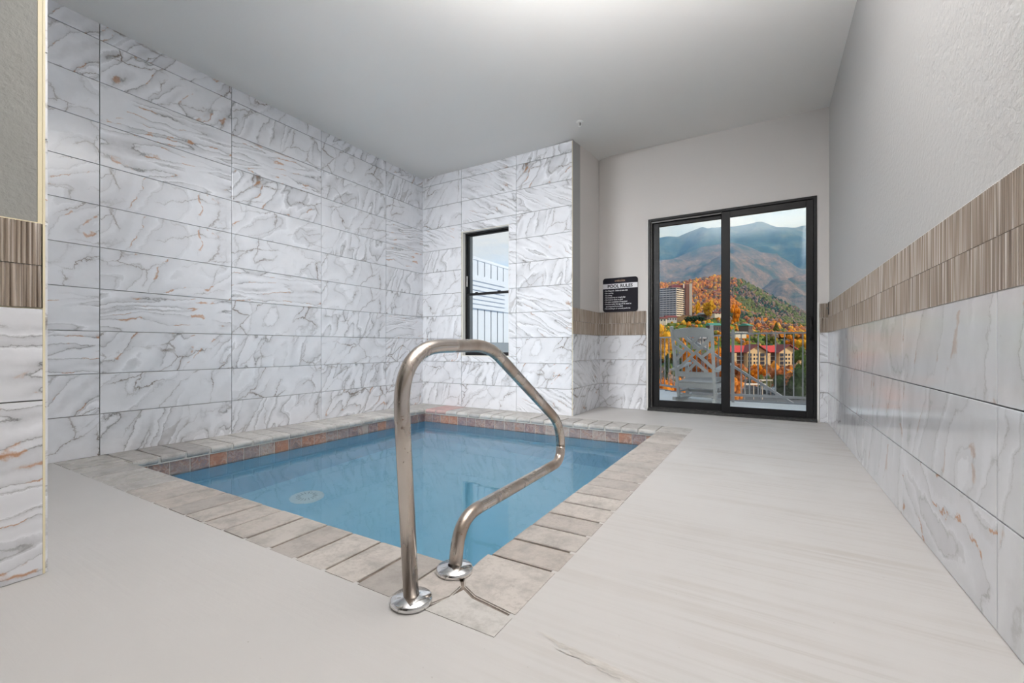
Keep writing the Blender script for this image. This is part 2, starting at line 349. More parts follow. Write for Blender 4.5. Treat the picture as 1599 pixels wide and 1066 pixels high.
# ------------------------------------------------------------------ tiles
TILE = {}
def tile_mesh(w, h, key):
    k = (round(w, 3), round(h, 3), key)
    if k in TILE: return TILE[k]
    g = .002; bv = .0012; d = .009
    x, z = w / 2 - g, h / 2 - g; xi, zi = x - bv, z - bv
    v = [(-x, 0, -z), (x, 0, -z), (x, 0, z), (-x, 0, z), (-x, -d + bv, -z), (x, -d + bv, -z), (x, -d + bv, z), (-x, -d + bv, z), (-xi, -d, -zi), (xi, -d, -zi), (xi, -d, zi), (-xi, -d, zi)]
    f = [(8, 9, 10, 11)]
    for i in range(4):
        j = (i + 1) % 4; f += [(i, j, 4 + j, 4 + i), (4 + i, 4 + j, 8 + j, 8 + i)]
    TILE[k] = mesh('tile', v, f, MARB[key]); return TILE[k]
RIB = {}
def rib_mesh(w, h):
    k = (round(w, 3), round(h, 3))
    if k in RIB: return RIB[k]
    g = .0012; nr = max(2, round(w / .0125)); v = []; f = []
    prof = []
    for i in range(nr):
        for u, dd in ((0.04, .0045), (.18, .0085), (.5, .0105), (.82, .0085), (.96, .0045)):
            prof.append((-w / 2 + g + (w - 2 * g) * (i + u) / nr, -dd))
    for x, y in prof: v += [(x, y, -h / 2 + g), (x, y, h / 2 - g)]
    n_ = len(prof)
    for i in range(n_ - 1): f.append((2 * i, 2 * i + 2, 2 * i + 3, 2 * i + 1))
    s = len(v); v += [(prof[0][0], 0, -h / 2 + g), (prof[0][0], 0, h / 2 - g), (prof[-1][0], 0, -h / 2 + g), (prof[-1][0], 0, h / 2 - g)]
    f += [(s, 0, 1, s + 1), (2 * n_ - 2, s + 2, s + 3, 2 * n_ - 1)]
    f += [tuple([s + 1] + [2 * i + 1 for i in range(n_)] + [s + 3]), tuple([s + 2] + [2 * i for i in range(n_ - 1, -1, -1)] + [s])]
    RIB[k] = mesh('ribbed_tile', v, f, M_rib); return RIB[k]
def place(parent, me, P0, U, u, z, nrm_rot, idx=0, name='tile'):
    o = bpy.data.objects.new(name, me); link(o, parent)
    o.location = (P0[0] + U[0] * u, P0[1] + U[1] * u, z); o.rotation_euler = (0, 0, nrm_rot); o.pass_index = idx
    return o
def tile_wall(parent, P0, U, rot, cols, rows, kinds, holes=()):
    """P0 start of the wall line, U its direction; cols = edges along U, rows = edges in z; kinds[row from top][col]; tiles cut round a hole"""
    nr = len(rows) - 1; cnt = 0
    for r in range(nr):
        z0, z1 = rows[r], rows[r + 1]
        for c in range(len(cols) - 1):
            u0, u1 = cols[c], cols[c + 1]
            k = kinds[(nr - 1 - r) % len(kinds)][c % len(kinds[0])]
            key, idx = k[0], int(k[1:] or 0)
            pieces = [(u0, u1, z0, z1)]
            for hu0, hu1, hz0, hz1 in holes:
                out = []
                for a, b_, c_, d_ in pieces:
                    if a >= hu1 or b_ <= hu0 or c_ >= hz1 or d_ <= hz0: out.append((a, b_, c_, d_)); continue
                    if c_ < hz0: out.append((a, b_, c_, hz0)); c_ = hz0
                    if d_ > hz1: out.append((a, b_, hz1, d_)); d_ = hz1
                    if a < hu0: out.append((a, hu0, c_, d_))
                    if b_ > hu1: out.append((hu1, b_, c_, d_))
                pieces = out
            for a, b_, c_, d_ in pieces:
                if b_ - a < .008 or d_ - c_ < .008: continue
                place(parent, tile_mesh(b_ - a, d_ - c_, key), P0, U, (a + b_) / 2, (c_ + d_) / 2, rot, idx); cnt += 1
    return cnt
def rib_band(parent, P0, U, rot, u0, u1, z0=.945, zm=1.0965, z1=1.248, off=(0, .15)):
    for (a, b_), s in zip(((z0, zm), (zm, z1)), off):
        u = u0 - s
        while u < u1 - .004:
            p, q = max(u, u0), min(u + .305, u1)
            if q - p > .01: place(parent, rib_mesh(q - p, b_ - a), P0, U, (p + q) / 2, (a + b_) / 2, rot, 0, 'ribbed_tile')
            u += .305

XL, YW, XP, YD, XPIL, YPIL = -4.225, 4.713, -1.962, 5.636, -2.19, .50
T = .009   # tile thickness: substrates stand this far behind the tile faces
ZT = 3.36
TROW = [0, .304, .598, .907, 1.215, 1.518, 1.823, 2.120, 2.424, 2.723, 3.03, 3.16]

# left wall ------------------------------------------------
wl = ob('wall_left', boxes((XL - T - .2, XL - T, YPIL - .2, YW + .3, -.3, ZT)), M_grout, kind='structure')
KL = [['A3', 'A7', 'C2', 'E5', 'A1'],
      ['A3', 'A2', 'E4', 'C5', 'E2'],
      ['C1', 'B1', 'B3', 'E6', 'C3'],
      ['C6', 'B2', 'A5', 'C8', 'B5'],
      ['D1', 'D4', 'D8', 'E1', 'B4'],
      ['D5', 'D4', 'C3', 'C4', 'E7'],
      ['C7', 'D2', 'B6', 'C4', 'E3'],
      ['B2', 'B4', 'C5', 'E8', 'B7'],
      ['B8', 'A4', 'E3', 'C1', 'A6'],
      ['A3', 'C2', 'C6', 'E5', 'E4'],
      ['C4', 'E2', 'E7', 'A8', 'A2']]
tile_wall(wl, (XL, YPIL), (0, 1), PI / 2, [.0, 1.247 - .5, 2.159 - .5, 3.084 - .5, 4.02 - .5, YW - .5], TROW, KL)
# note: tiles face +X (local -Y turned by +90 degrees)
# window wall ------------------------------------------------
WX0, WX1, WZ0, WZ1 = -3.535, -2.808, .675, 2.318
ww = ob('wall_back', boxes((XL - .2, WX0, YW + T, YW + .24, -.3, ZT), (WX1, XP, YW + T, YW + .24, -.3, ZT), (WX0, WX1, YW + T, YW + .24, -.3, WZ0), (WX0, WX1, YW + T, YW + .24, WZ1, ZT)), M_grout, kind='structure')
KW = [['C2', 'S3', 'E1'], ['C2', 'S3', 'A5'], ['C6', 'S1', 'S6'], ['S4', 'S7', 'E4'], ['E7', 'S5', 'S2'], ['C4', 'C3', 'E6'],
      ['C8', 'E2', 'S5'], ['E3', 'S2', 'S8'], ['A2', 'S6', 'C5'], ['C1', 'E5', 'A4'], ['E4', 'C7', 'S1']]
tile_wall(ww, (XL, YW), (1, 0), 0, [0, -3.541 - XL, -2.70 - XL, XP - XL], TROW, KW, holes=[(WX0 - XL, WX1 - XL, WZ0, WZ1)])
# return wall (faces +X) -----------------------------------------------
wr = ob('wall_return', boxes((XP - .22, XP - T, YW + .24, YD + T, -.3, ZT)), M_wall, kind='structure')
ROW3 = [0, .314, .630, .945]
tile_wall(wr, (XP, YW), (0, 1), PI / 2, [0.0, YD - YW], ROW3, [['E2'], ['S3'], ['A7']])
rib_band(wr, (XP, YW), (0, 1), PI / 2, 0.0, YD - YW)
ob('painted_panel', boxes((XP - T - .001, XP - .0045, YW + .012, YD, 1.25, ZT)), M_wall, wr)
# door wall -----------------------------------------------
DX0, DX1, DZ1 = -1.325, .425, 2.392
wd = ob('wall_door', boxes((XP - .2, DX0, YD + T, YD + .22, -.3, 3.6), (DX1, .9, YD + T, YD + .22, -.3, 3.6), (DX0, DX1, YD + T, YD + .22, DZ1, 3.6), (DX0, DX1, YD + T, YD + .22, -.3, -.02)), M_wall, kind='structure')
ob('painted_panel', boxes((XP, DX0 - .004, YD + .0045, YD + .012, 1.25, 3.5), (DX1 + .004, .56, YD + .0045, YD + .012, 1.25, 3.5), (DX0 - .004, DX1 + .004, YD + .0045, YD + .012, DZ1 + .004, 3.5)), M_wall, wd)
tile_wall(wd, (XP, YD), (1, 0), 0, [0, DX0 - .02 - XP], ROW3, [['C5'], ['E3'], ['E6']])
tile_wall(wd, (DX1 + .02, YD), (1, 0), 0, [0, .53 - DX1 - .02], ROW3, [['S2'], ['C5'], ['C7']])
rib_band(wd, (XP, YD), (1, 0), 0, 0, DX0 - .02 - XP)
rib_band(wd, (DX1 + .02, YD), (1, 0), 0, 0, .53 - DX1 - .02, off=(0.1, .2))
ob('jamb_trim', boxes((DX0 - .02, DX0 - .001, YD - .004, YD + .03, 0, 1.262), (DX0 - .008, DX0 - .001, YD + .001, YD + .03, 1.262, DZ1), bevel=.002), M_white, wd)
ob('jamb_trim', boxes((DX1 + .001, DX1 + .018, YD - .004, YD + .03, 0, 1.262)), M_white, wd)
# right wall: near point and far point ------------------------------------------------
RP0, RP1 = Vector((.582, -3.0)), Vector((.525, YD + .02))
RU = (RP1 - RP0).normalized(); RLEN = (RP1 - RP0).length; RROT = math.atan2(RU.y, RU.x) - PI
def rpt(u, off, z):
    return Vector((RP0.x + RU.x * u + RU.y * off, RP0.y + RU.y * u - RU.x * off, z))
def rbox(u0, u1, o0, o1, z0, z1):
    bm = bmesh.new(); v = [bm.verts.new(rpt(u, o, z)) for z in (z0, z1) for u, o in ((u0, o0), (u1, o0), (u1, o1), (u0, o1))]
    for f in ((3, 2, 1, 0), (4, 5, 6, 7), (0, 1, 5, 4), (1, 2, 6, 5), (2, 3, 7, 6), (3, 0, 4, 7)): bm.faces.new([v[i] for i in f])
    bmesh.ops.recalc_face_normals(bm, faces=bm.faces[:]); return bm
wR = ob('wall_right', rbox(-.2, RLEN + .2, T, .22, -.3, 3.7), M_grout, kind='structure')
ob('painted_panel', rbox(-.1, RLEN, .0045, T + .004, 1.252, 3.6), M_stucco, wR)
j0 = (1.733 + 3.0)   # joint seen at Y 1.733
rc = [j0 + k * .985 for k in range(-4, 5)]; rc = [0.0] + [c for c in rc if 0.05 < c < RLEN - .05] + [RLEN]
KR = [['R1', 'R5', 'R2', 'R7', 'R3', 'R4', 'R6', 'R8', 'R9'], ['R4', 'R6', 'R8', 'R2', 'R9', 'R5', 'R1', 'R3', 'R7'], ['D4', 'B3', 'D1', 'C2', 'R5', 'W5', 'R4', 'R6', 'C8']]
# walk from the far end so that the tiles' local -Y faces -X
def rtile(u0, u1, z0, z1, k):
    o = place(wR, tile_mesh(u1 - u0, z1 - z0, k[0]), RP0, RU, (u0 + u1) / 2, (z0 + z1) / 2, math.atan2(RU.y, RU.x) + PI, int(k[1:]))
for r in range(3):
    for c in range(len(rc) - 1):
        rtile(rc[c], rc[c + 1], ROW3[r], ROW3[r + 1], KR[2 - r][c % 9])
for (za, zb), s in (((.945, 1.0965), 0), ((1.0965, 1.248), .14)):
    u = -s
    while u < RLEN:
        a, b_ = max(u, 0), min(u + .305, RLEN)
        if b_ - a > .01: place(wR, rib_mesh(b_ - a, zb - za), RP0, RU, (a + b_) / 2, (za + zb) / 2, math.atan2(RU.y, RU.x) + PI, 0, 'ribbed_tile')
        u += .305
ob('edge_trim', rbox(0, RLEN, -.004, .008, 1.2485, 1.2535), M_white, wR)
ob('edge_trim', rbox(0, RLEN, -.003, .008, .9435, .9468), M_white, wR)
# pillar wall -----------------------------------------------
wp = ob('wall_pillar', boxes((XL - T, XPIL - T, -3.1, YPIL - T, -.3, ZT)), M_stucco_dim, kind='structure')
ob('painted_panel', boxes((XPIL - T - .001, XPIL - .002, -3.0, YPIL - .008, 1.222, ZT)), M_stucco_dim, wp)
tile_wall(wp, (XPIL, -3.0), (0, 1), PI / 2, [0, .76, 1.67, 2.585, 3.496], [0, .606, .924], [['A3', 'B3', 'A5', 'B2'], ['C2', 'B6', 'A3', 'B9']])
rib_band(wp, (XPIL, -3.0), (0, 1), PI / 2, 0, 3.494, .926, 1.0725, 1.219, off=(0, 0))
ob('edge_trim', boxes((XPIL - T, XPIL + .002, YPIL - .004, YPIL + .002, 0, ZT), (XPIL - T, XPIL, YPIL - .016, YPIL - .004, 1.222, ZT), (XPIL - T, XPIL + .001, -3.0, YPIL - .004, 1.2185, 1.2225), (XPIL - T, XPIL + .001, -3.0, YPIL - .004, .9235, .9265)), M_trim, wp)
tile_wall(wp, (XPIL, YPIL), (-1, 0), PI, [0.0, .3, 1.215, XPIL - XL], TROW, [[k[2], k[1], k[0]] for k in KL])
# unseen wall behind the camera, coloured dark to cut bounce light
M_dkw, t, b = mat('dark_bounce_absorber', (.10, .085, .07), .6)
ob('wall_front', boxes((-2.4, 1.0, -3.2, -3.0, -.3, 3.7)), M_dkw, kind='structure')
# corner trims of the window wall and return wall
ob('trim_1', boxes((XP - .006, XP + .002, YW - .003, YW + .006, 0, 3.16)), M_trim, kind='structure')

# ceiling: rises slightly from the tiled side towards the door wall ------------------------------
def cz(x_, y_):
    sx = min(1, max(0, (x_ + 2.6) / 2.2)); sy = min(1, max(0, (y_ - 4.4) / 1.2)); s = max(sx * sx * (3 - 2 * sx), sy * sy * (3 - 2 * sy) * min(1, max(0, (x_ + 2.2) / .3)))
    return 3.15 + .15 * s
vsg, fsg = [], []; nx, ny = 40, 60
for i in range(nx + 1):
    for j in range(ny + 1):
        x_ = -4.5 + 5.4 * i / nx; y_ = -3.2 + 9.05 * j / ny; vsg.append((x_, y_, cz(x_, y_)))
for i in range(nx):
    for j in range(ny):
        a = i * (ny + 1) + j; fsg.append((a, a + 1, a + ny + 2, a + ny + 1))
k = len(vsg); vsg += [(x_, y_, 3.8) for x_, y_ in ((-4.5, -3.2), (.9, -3.2), (.9, 5.85), (-4.5, 5.85))]
c00, c10, c11, c01 = 0, nx * (ny + 1), nx * (ny + 1) + ny, ny
fsg += [(k, k + 1, k + 2, k + 3),
        tuple([i * (ny + 1) for i in range(nx + 1)] + [k + 1, k]), tuple([c10 + j for j in range(ny + 1)] + [k + 2, k + 1]),
        tuple([i * (ny + 1) + ny for i in range(nx, -1, -1)] + [k + 3, k + 2]), tuple([j for j in range(ny, -1, -1)] + [k, k + 3])]
ceil = ob('ceiling', mesh('ceiling', vsg, fsg, M_ceil, True), kind='structure')

# floor with the pool opening -----------------------------------------------
PX0, PX1, PY0, PY1 = -3.80, -.93, 1.29, 4.28
CW = .285
FX = PX1 + CW - .02; FYN = PY0 - CW + .01
fl_ = bmesh.new()
bx(fl_, FX, .62, -3.1, YD + .1, -.12, 0); bx(fl_, XL, FX, -3.1, FYN, -.12, 0); bx(fl_, XP - .01, FX, 4.575, YD + .1, -.12, 0)
ob('floor', fl_, M_floor, kind='structure')

# ------------------------------------------------------------------ window
win = empty('window_1', ((WX0 + WX1) / 2, YW, WZ0), kind='structure')
inv = Matrix.Translation(-Vector(win.location))
def wpart(name, bm, m, parent=win):
    if parent is win: bmesh.ops.transform(bm, matrix=inv, verts=bm.verts[:])
    else: bmesh.ops.transform(bm, matrix=inv, verts=bm.verts[:])
    return ob(name, bm, m, parent)
wpart('edge_trim', boxes((WX0 - .006, WX0, YW - .003, YW + .02, WZ0 - .006, WZ1 + .006), (WX1, WX1 + .006, YW - .003, YW + .02, WZ0 - .006, WZ1 + .006), (WX0, WX1, YW - .003, YW + .02, WZ1, WZ1 + .006), (WX0, WX1, YW - .003, YW + .02, WZ0 - .006, WZ0)), M_trim)
wpart('reveal', boxes((WX0, WX0 + .008, YW, YW + .1, WZ0, WZ1), (WX1 - .008, WX1, YW, YW + .1, WZ0, WZ1), (WX0 + .008, WX1 - .008, YW, YW + .1, WZ0, WZ0 + .008), (WX0 + .008, WX1 - .008, YW, YW + .1, WZ1 - .008, WZ1)), M_white)
a, b_, y0 = WX0 + .008, WX1 - .008, YW + .06
ZM = 1.505
wpart('frame', boxes((a, a + .012, y0, y0 + .09, WZ0 + .008, WZ1 - .008), (b_ - .012, b_, y0, y0 + .09, WZ0 + .008, WZ1 - .008), (a + .012, b_ - .012, y0, y0 + .09, WZ1 - .025, WZ1 - .008), (a + .012, b_ - .012, y0, y0 + .09, WZ0 + .008, WZ0 + .028), bevel=.001), M_black)
s = wpart('sash', boxes((a + .012, a + .030, y0 + .01, y0 + .04, WZ0 + .028, ZM), (b_ - .030, b_ - .012, y0 + .01, y0 + .04, WZ0 + .028, ZM), (a + .030, b_ - .030, y0 + .01, y0 + .04, WZ0 + .028, WZ0 + .050), (a + .030, b_ - .030, y0 + .01, y0 + .04, ZM - .026, ZM)), M_black)
ob('pane', boxes((a + .026, b_ - .026, y0 + .022, y0 + .026, WZ0 + .045, ZM - .02)), M_glass, s).data.transform(inv)
ob('lock', boxes((a + .16, a + .2, y0 - .0, y0 + .012, ZM - .002, ZM + .012), (b_ - .2, b_ - .16, y0, y0 + .012, ZM - .002, ZM + .012)), M_black, s).data.transform(inv)
s = wpart('sash', boxes((a + .012, a + .026, y0 + .045, y0 + .075, ZM - .02, WZ1 - .025), (b_ - .026, b_ - .012, y0 + .045, y0 + .075, ZM - .02, WZ1 - .025), (a + .026, b_ - .026, y0 + .045, y0 + .075, ZM - .02, ZM + .010), (a + .026, b_ - .026, y0 + .045, y0 + .075, WZ1 - .042, WZ1 - .025)), M_black)
ob('pane', boxes((a + .022, b_ - .022, y0 + .058, y0 + .062, ZM, WZ1 - .035)), M_glass, s).data.transform(inv)
wpart('sticker', boxes((a + .024, a + .034, y0 + .0 - .002, y0 + .001, 1.6, 1.74)), M_white)

# ------------------------------------------------------------------ sliding door
door = empty('door_1', ((DX0 + DX1) / 2, YD, 0), kind='structure')
inv = Matrix.Translation(-Vector(door.location))
def dpart(name, bm, m, parent=door, **kw):
    bmesh.ops.transform(bm, matrix=inv, verts=bm.verts[:]); return ob(name, bm, m, parent, **kw)
a, b_ = DX0, DX1
dpart('frame', boxes((a, a + .03, YD, YD + .14, 0, DZ1), (b_ - .03, b_, YD, YD + .14, 0, DZ1), (a + .03, b_ - .03, YD, YD + .14, DZ1 - .028, DZ1), bevel=.002), M_black)
dpart('head_channel', boxes((a + .03, -.44, YD + .03, YD + .045, DZ1 - .045, DZ1 - .029), (a + .03, a + .04, YD + .03, YD + .045, .04, DZ1 - .046)), M_bronze)
tr = dpart('sill_track', boxes((a, b_, YD - .045, YD + .14, 0, .022), (a, b_, YD - .03, YD + .0, .022, .034), (a + .03, b_ - .03, YD + .035, YD + .042, .022, .045), bevel=.002), M_track)
# left fixed panel (outer track)
p_ = dpart('fixed_panel', boxes((a + .03, a + .117, YD + .075, YD + .11, .035, DZ1 - .03), (-.50, -.42, YD + .075, YD + .11, .035, DZ1 - .03), (a + .117, -.50, YD + .075, YD + .11, .035, .125), (a + .117, -.50, YD + .075, YD + .11, DZ1 - .09, DZ1 - .03), bevel=.003), M_black)
dpart('pane', boxes((a + .11, -.49, YD + .09, YD + .096, .12, DZ1 - .085)), M_glass, p_)
# right sliding panel (inner track)
p_ = dpart('sliding_panel', boxes((-.492, -.402, YD + .02, YD + .055, .03, DZ1 - .028), (b_ - .095, b_ - .03, YD + .02, YD + .055, .03, DZ1 - .028), (-.402, b_ - .095, YD + .02, YD + .055, .03, .105), (-.402, b_ - .095, YD + .02, YD + .055, DZ1 - .10, DZ1 - .028), bevel=.003), M_black)
dpart('pane', boxes((-.41, b_ - .09, YD + .035, YD + .041, .1, DZ1 - .095)), M_glass, p_)
hp = [(b_ - .055, YD + .02 - .052 * math.sin(PI * k / 14) ** .6, .87 + .24 * k / 14) for k in range(15)]
dpart('handle', tube(hp, .009, 10), M_black, p_)
dpart('handle_plate', boxes((b_ - .075, b_ - .035, YD + .014, YD + .02, .85, 1.13), bevel=.002), M_black, p_)

# small dark keeper on the right wall next to the door
kp = rpt(RLEN - .12, -.004, 1.19)
kr = empty('door_keeper', kp, 0, label='small dark metal latch plate on ribbed tiles at far end of right wall', cat='latch')
ob('plate', boxes((-.009, .004, -.03, .03, -.065, .065), bevel=.002), M_black, kr)
ob('peg', boxes((-.026, -.009, -.006, .006, -.01, .01), bevel=.001), M_bronze, kr)

# ------------------------------------------------------------------ sprinkler
sp = empty('ceiling_sprinkler', (-1.80, 4.55, cz(-1.80, 4.55)), label='small white fire sprinkler on the ceiling near the pier corner', cat='sprinkler')
dz = -sp.location.z + (.79 + (3.27 - .79)); r_ = at(906, 190, 1) - Vector((0, 0, CAMH)); tt = (cz(-1.8, 4.5) - CAMH) / r_.z
sp.location = Vector((0, 0, CAMH)) + r_ * tt
M_spr, t, b = mat('sprinkler_white', (.8, .8, .78), .35)
ob('escutcheon', lathe([(0, -.012), (.018, -.012), (.036, -.006), (.04, 0), (0, 0)], 24), M_spr, sp)
bm = lathe([(0, -.045), (.006, -.045), (.008, -.012), (0, -.012)], 12); ob('nozzle', bm, M_bronze, sp)
bm = bmesh.new(); bar(bm, (-.016, 0, -.012), (-.006, 0, -.05), .004); bar(bm, (.016, 0, -.012), (.006, 0, -.05), .004); ob('frame_arm', bm, M_spr, sp)
ob('deflector', lathe([(0, -.054), (.018, -.053), (.018, -.05), (0, -.05)], 20), M_spr, sp)

# ------------------------------------------------------------------ pool rules sign
M_sign, t, b = mat('sign_black', (.02, .018, .025), .7, 0, .15)
M_signw, t, b = mat('sign_white', (.72, .72, .76), .4)
M_signo, t, b = mat('sign_copper', (.42, .25, .15), .4)
SX0, SX1, SZ0, SZ1 = -1.910, -1.453, 1.252, 1.694
sg = empty('pool_rules_sign', ((SX0 + SX1) / 2, YD, SZ0), label='black square pool rules sign with white lettering left of the sliding door', cat='sign')
w_, h_ = SX1 - SX0, SZ1 - SZ0
def rrect(w, h, r, cx_=0, cy_=0, n=6):
    pts = []
    for qx, qy, a0 in ((w / 2 - r, h / 2 - r, 0), (-w / 2 + r, h / 2 - r, 90), (-w / 2 + r, -h / 2 + r, 180), (w / 2 - r, -h / 2 + r, 270)):
        for k in range(n + 1):
            an = math.radians(a0 + 90 * k / n); pts.append((cx_ + qx + r * math.cos(an), cy_ + qy + r * math.sin(an)))
    return pts
ROTX = Matrix.Rotation(PI / 2, 4, 'X')
ob('board', prism(rrect(w_, h_, .035, 0, h_ / 2), -.004, .006, ROTX), M_sign, sg)
ob('banner', prism([(-w_ / 2 + .001, h_ * .685), (w_ / 2 - .001, h_ * .685), (w_ / 2 - .001, h_ * .83), (-w_ / 2 + .001, h_ * .83)], .006, .0068, ROTX), M_signw, sg)
def text(s_, x_, z_, size, m, parent, name='lettering', align='LEFT', y_=-.0072, bold=.0, sx=1.0, kind_rot=(PI / 2, 0, 0)):
    cu = bpy.data.curves.new('text', 'FONT'); cu.body = s_; cu.size = size; cu.align_x = align; cu.extrude = .0003; cu.offset = bold; cu.resolution_u = 2
    o = bpy.data.objects.new('text_tmp', cu); COL.objects.link(o)
    me = bpy.data.meshes.new_from_object(o.evaluated_get(bpy.context.evaluated_depsgraph_get()))
    bpy.data.objects.remove(o); bpy.data.curves.remove(cu)
    me.materials.clear(); me.materials.append(m)
    q = bpy.data.objects.new(name, me); link(q, parent); q.location = (x_, y_, z_); q.rotation_euler = kind_rot; q.scale = (sx, 1, 1); return q
text('POOL RULES', 0, h_ * .712, .058, M_sign, sg, align='CENTER', bold=.0018, sx=1.0)
RULES = ['No lifeguard - Swim at own risk', 'No running', 'No diving', 'No boisterous or rough play', 'No food or drink in pool', 'No glass containers of any kind', 'Persons under the age of 16 must be', ' accompanied by an adult', 'No smoking in or around pool area']
for i, r_ in enumerate(RULES):
    zz = h_ * .605 - i * h_ * .0655
    if i != 7: ob('bullet', boxes((-w_ / 2 + .022, -w_ / 2 + .026, -.0072, -.006, zz + .005, zz + .009)), M_signw, sg)
    text(r_, -w_ / 2 + .034, zz, .0245, M_signw, sg, bold=.0006, sx=.93)
text('OVERLOOK', 0, h_ * .885, .026, M_signo, sg, align='CENTER', bold=.0004)
bm = bmesh.new()
for a, c in (((-.05, .925), (-.012, .955)), ((-.012, .955), (.008, .94)), ((.008, .94), (.03, .952)), ((.03, .952), (.055, .928))):
    bar(bm, (a[0], -.0066, h_ * a[1] - .002), (c[0], -.0066, h_ * c[1] - .002), .003, .001)
ob('mountain_emblem', bm, M_signo, sg)

# ------------------------------------------------------------------ pool
pool = empty('plunge_pool', ((PX0 + PX1) / 2, (PY0 + PY1) / 2, -1.15), label='rectangular indoor plunge pool with stone coping and slate waterline tiles', cat='pool')
pinv = -Vector(pool.location)
e_ = .03; bz0, bz1 = -1.15, -.055
X0, X1, Y0, Y1 = PX0 - e_, PX1 + e_, PY0 - e_, PY1 + e_
bm = bmesh.new(); th = .12
bx(bm, X0 - th, X1 + th, Y0 - th, Y1 + th, bz0 - th, bz0); bx(bm, X0 - th, X0, Y0 - th, Y1 + th, bz0, bz1); bx(bm, X1, X1 + th, Y0 - th, Y1 + th, bz0, bz1)
bx(bm, X0, X1, Y0 - th, Y0, bz0, bz1); bx(bm, X0, X1, Y1, Y1 + th, bz0, bz1)
ob('basin', bm, M_basin, pool, loc=pinv)
# corner entry steps under the handrail
for r_, z_ in ((.55, -.42), (.88, -.72)):
    pts = [(X1, Y0)] + [(X1 - r_ * math.sin(PI / 2 * k / 12), Y0 + r_ * math.cos(PI / 2 * k / 12)) for k in range(13)]
    ob('entry_step', prism(pts, bz0, z_), M_step if r_ < .6 else M_basin, pool, loc=pinv)
# drain cover
bm = lathe([(0, .02), (.11, .018), (.135, .004), (.135, 0)], 32); dr = ob('drain_cover', bm, M_drain, pool, loc=Vector((-3.36, 2.32, bz0)) + pinv)
M_galv0, t, b = mat('pale_grey_plastic', (.45, .50, .52), .5)
bm = bmesh.new()
for k in range(16):
    an = 2 * PI * k / 16; bar(bm, (.05 * math.cos(an), .05 * math.sin(an), .021), (.085 * math.cos(an), .085 * math.sin(an), .019), .006)
ob('grate_slot', bm, M_galv0, dr)
# waterline tiles
bm = boxes((-.0625, .0625, -.009, 0, -.072, .072), bevel=.0018); me_sl = bpy.data.meshes.new('waterline_tile'); bm.to_mesh(me_sl); bm.free(); me_sl.materials.append(M_slate)
def slate_run(P0, U, n, step, rot):
    for i in range(n):
        o = bpy.data.objects.new('waterline_tile', me_sl); link(o, pool)
        u = (i + .5) * step; o.location = Vector((P0[0] + U[0] * u, P0[1] + U[1] * u, -.129)) + pinv; o.rotation_euler = (0, 0, rot); o.scale = (step / .131, 1, 1)
slate_run((X0, Y1), (1, 0), 22, (X1 - X0) / 22, 0); slate_run((X0, Y0), (0, 1), 23, (Y1 - Y0) / 23, PI / 2)
slate_run((X1, Y0), (0, 1), 23, (Y1 - Y0) / 23, -PI / 2); slate_run((X0, Y0), (1, 0), 22, (X1 - X0) / 22, PI)
ob('tile_grout', boxes((X0 - .001, X0 + .005, Y0, Y1, -.205, bz1), (X1 - .005, X1 + .001, Y0, Y1, -.205, bz1), (X0, X1, Y0 - .001, Y0 + .005, -.205, bz1), (X0, X1, Y1 - .005, Y1 + .001, -.205, bz1)), M_mortar2, pool, loc=pinv)
# coping stones: profile along local y (0 = pool lip, +len outwards), width along local x
CM = {}
def cope_mesh(w, ln, m, j=.005):
    k = (round(w, 3), round(ln, 3), m.name)
    if k in CM: return CM[k]
    hh = .052; prof = []
    rr = .024
    for i in range(7):
        an = -PI / 2 + PI * i / 6; prof.append((rr - rr * math.cos(an), -hh / 2 + (hh / 2) * math.sin(an)))
    prof = [(ln, -hh)] + prof + [(ln, 0)]
    xs = [-w / 2 + j, -w / 2 + j + .004, w / 2 - j - .004, w / 2 - j]; v = []; f = []
    for xi, x_ in enumerate(xs):
        sh = .003 if xi in (0, 3) else 0
        for y_, z_ in prof:
            cyy, czz = ln / 2, -hh / 2
            v.append((x_, y_ + (sh if y_ < ln / 2 else -sh), z_ + (-sh if z_ > czz else sh)))
    n_ = len(prof)
    for s_ in range(3):
        for i in range(n_):
            i2 = (i + 1) % n_; f.append((s_ * n_ + i, (s_ + 1) * n_ + i, (s_ + 1) * n_ + i2, s_ * n_ + i2))
    f += [tuple(range(n_)), tuple(range(4 * n_ - 1, 3 * n_ - 1, -1))]
    me = mesh('coping_stone', v, f, m); bm = bmesh.new(); bm.from_mesh(me); bmesh.ops.recalc_face_normals(bm, faces=bm.faces[:]); bm.to_mesh(me); bm.free()
    CM[k] = me; return me
random.seed(5)
def cope_run(P0, U, Nn, n, step, ln, m, special=None):
    rot = math.atan2(-Nn[0], Nn[1])
    for i in range(n):
        mm = special.get(i, m) if special else m
        o = bpy.data.objects.new('coping_stone', cope_mesh(step, ln, mm, .0072)); link(o, pool)
        u = (i + .5) * step
        o.location = Vector((P0[0] + U[0] * u, P0[1] + U[1] * u, .002 + random.uniform(-.0015, .0015))) + pinv; o.rotation_euler = (random.uniform(-.004, .004), random.uniform(-.006, .006), rot)
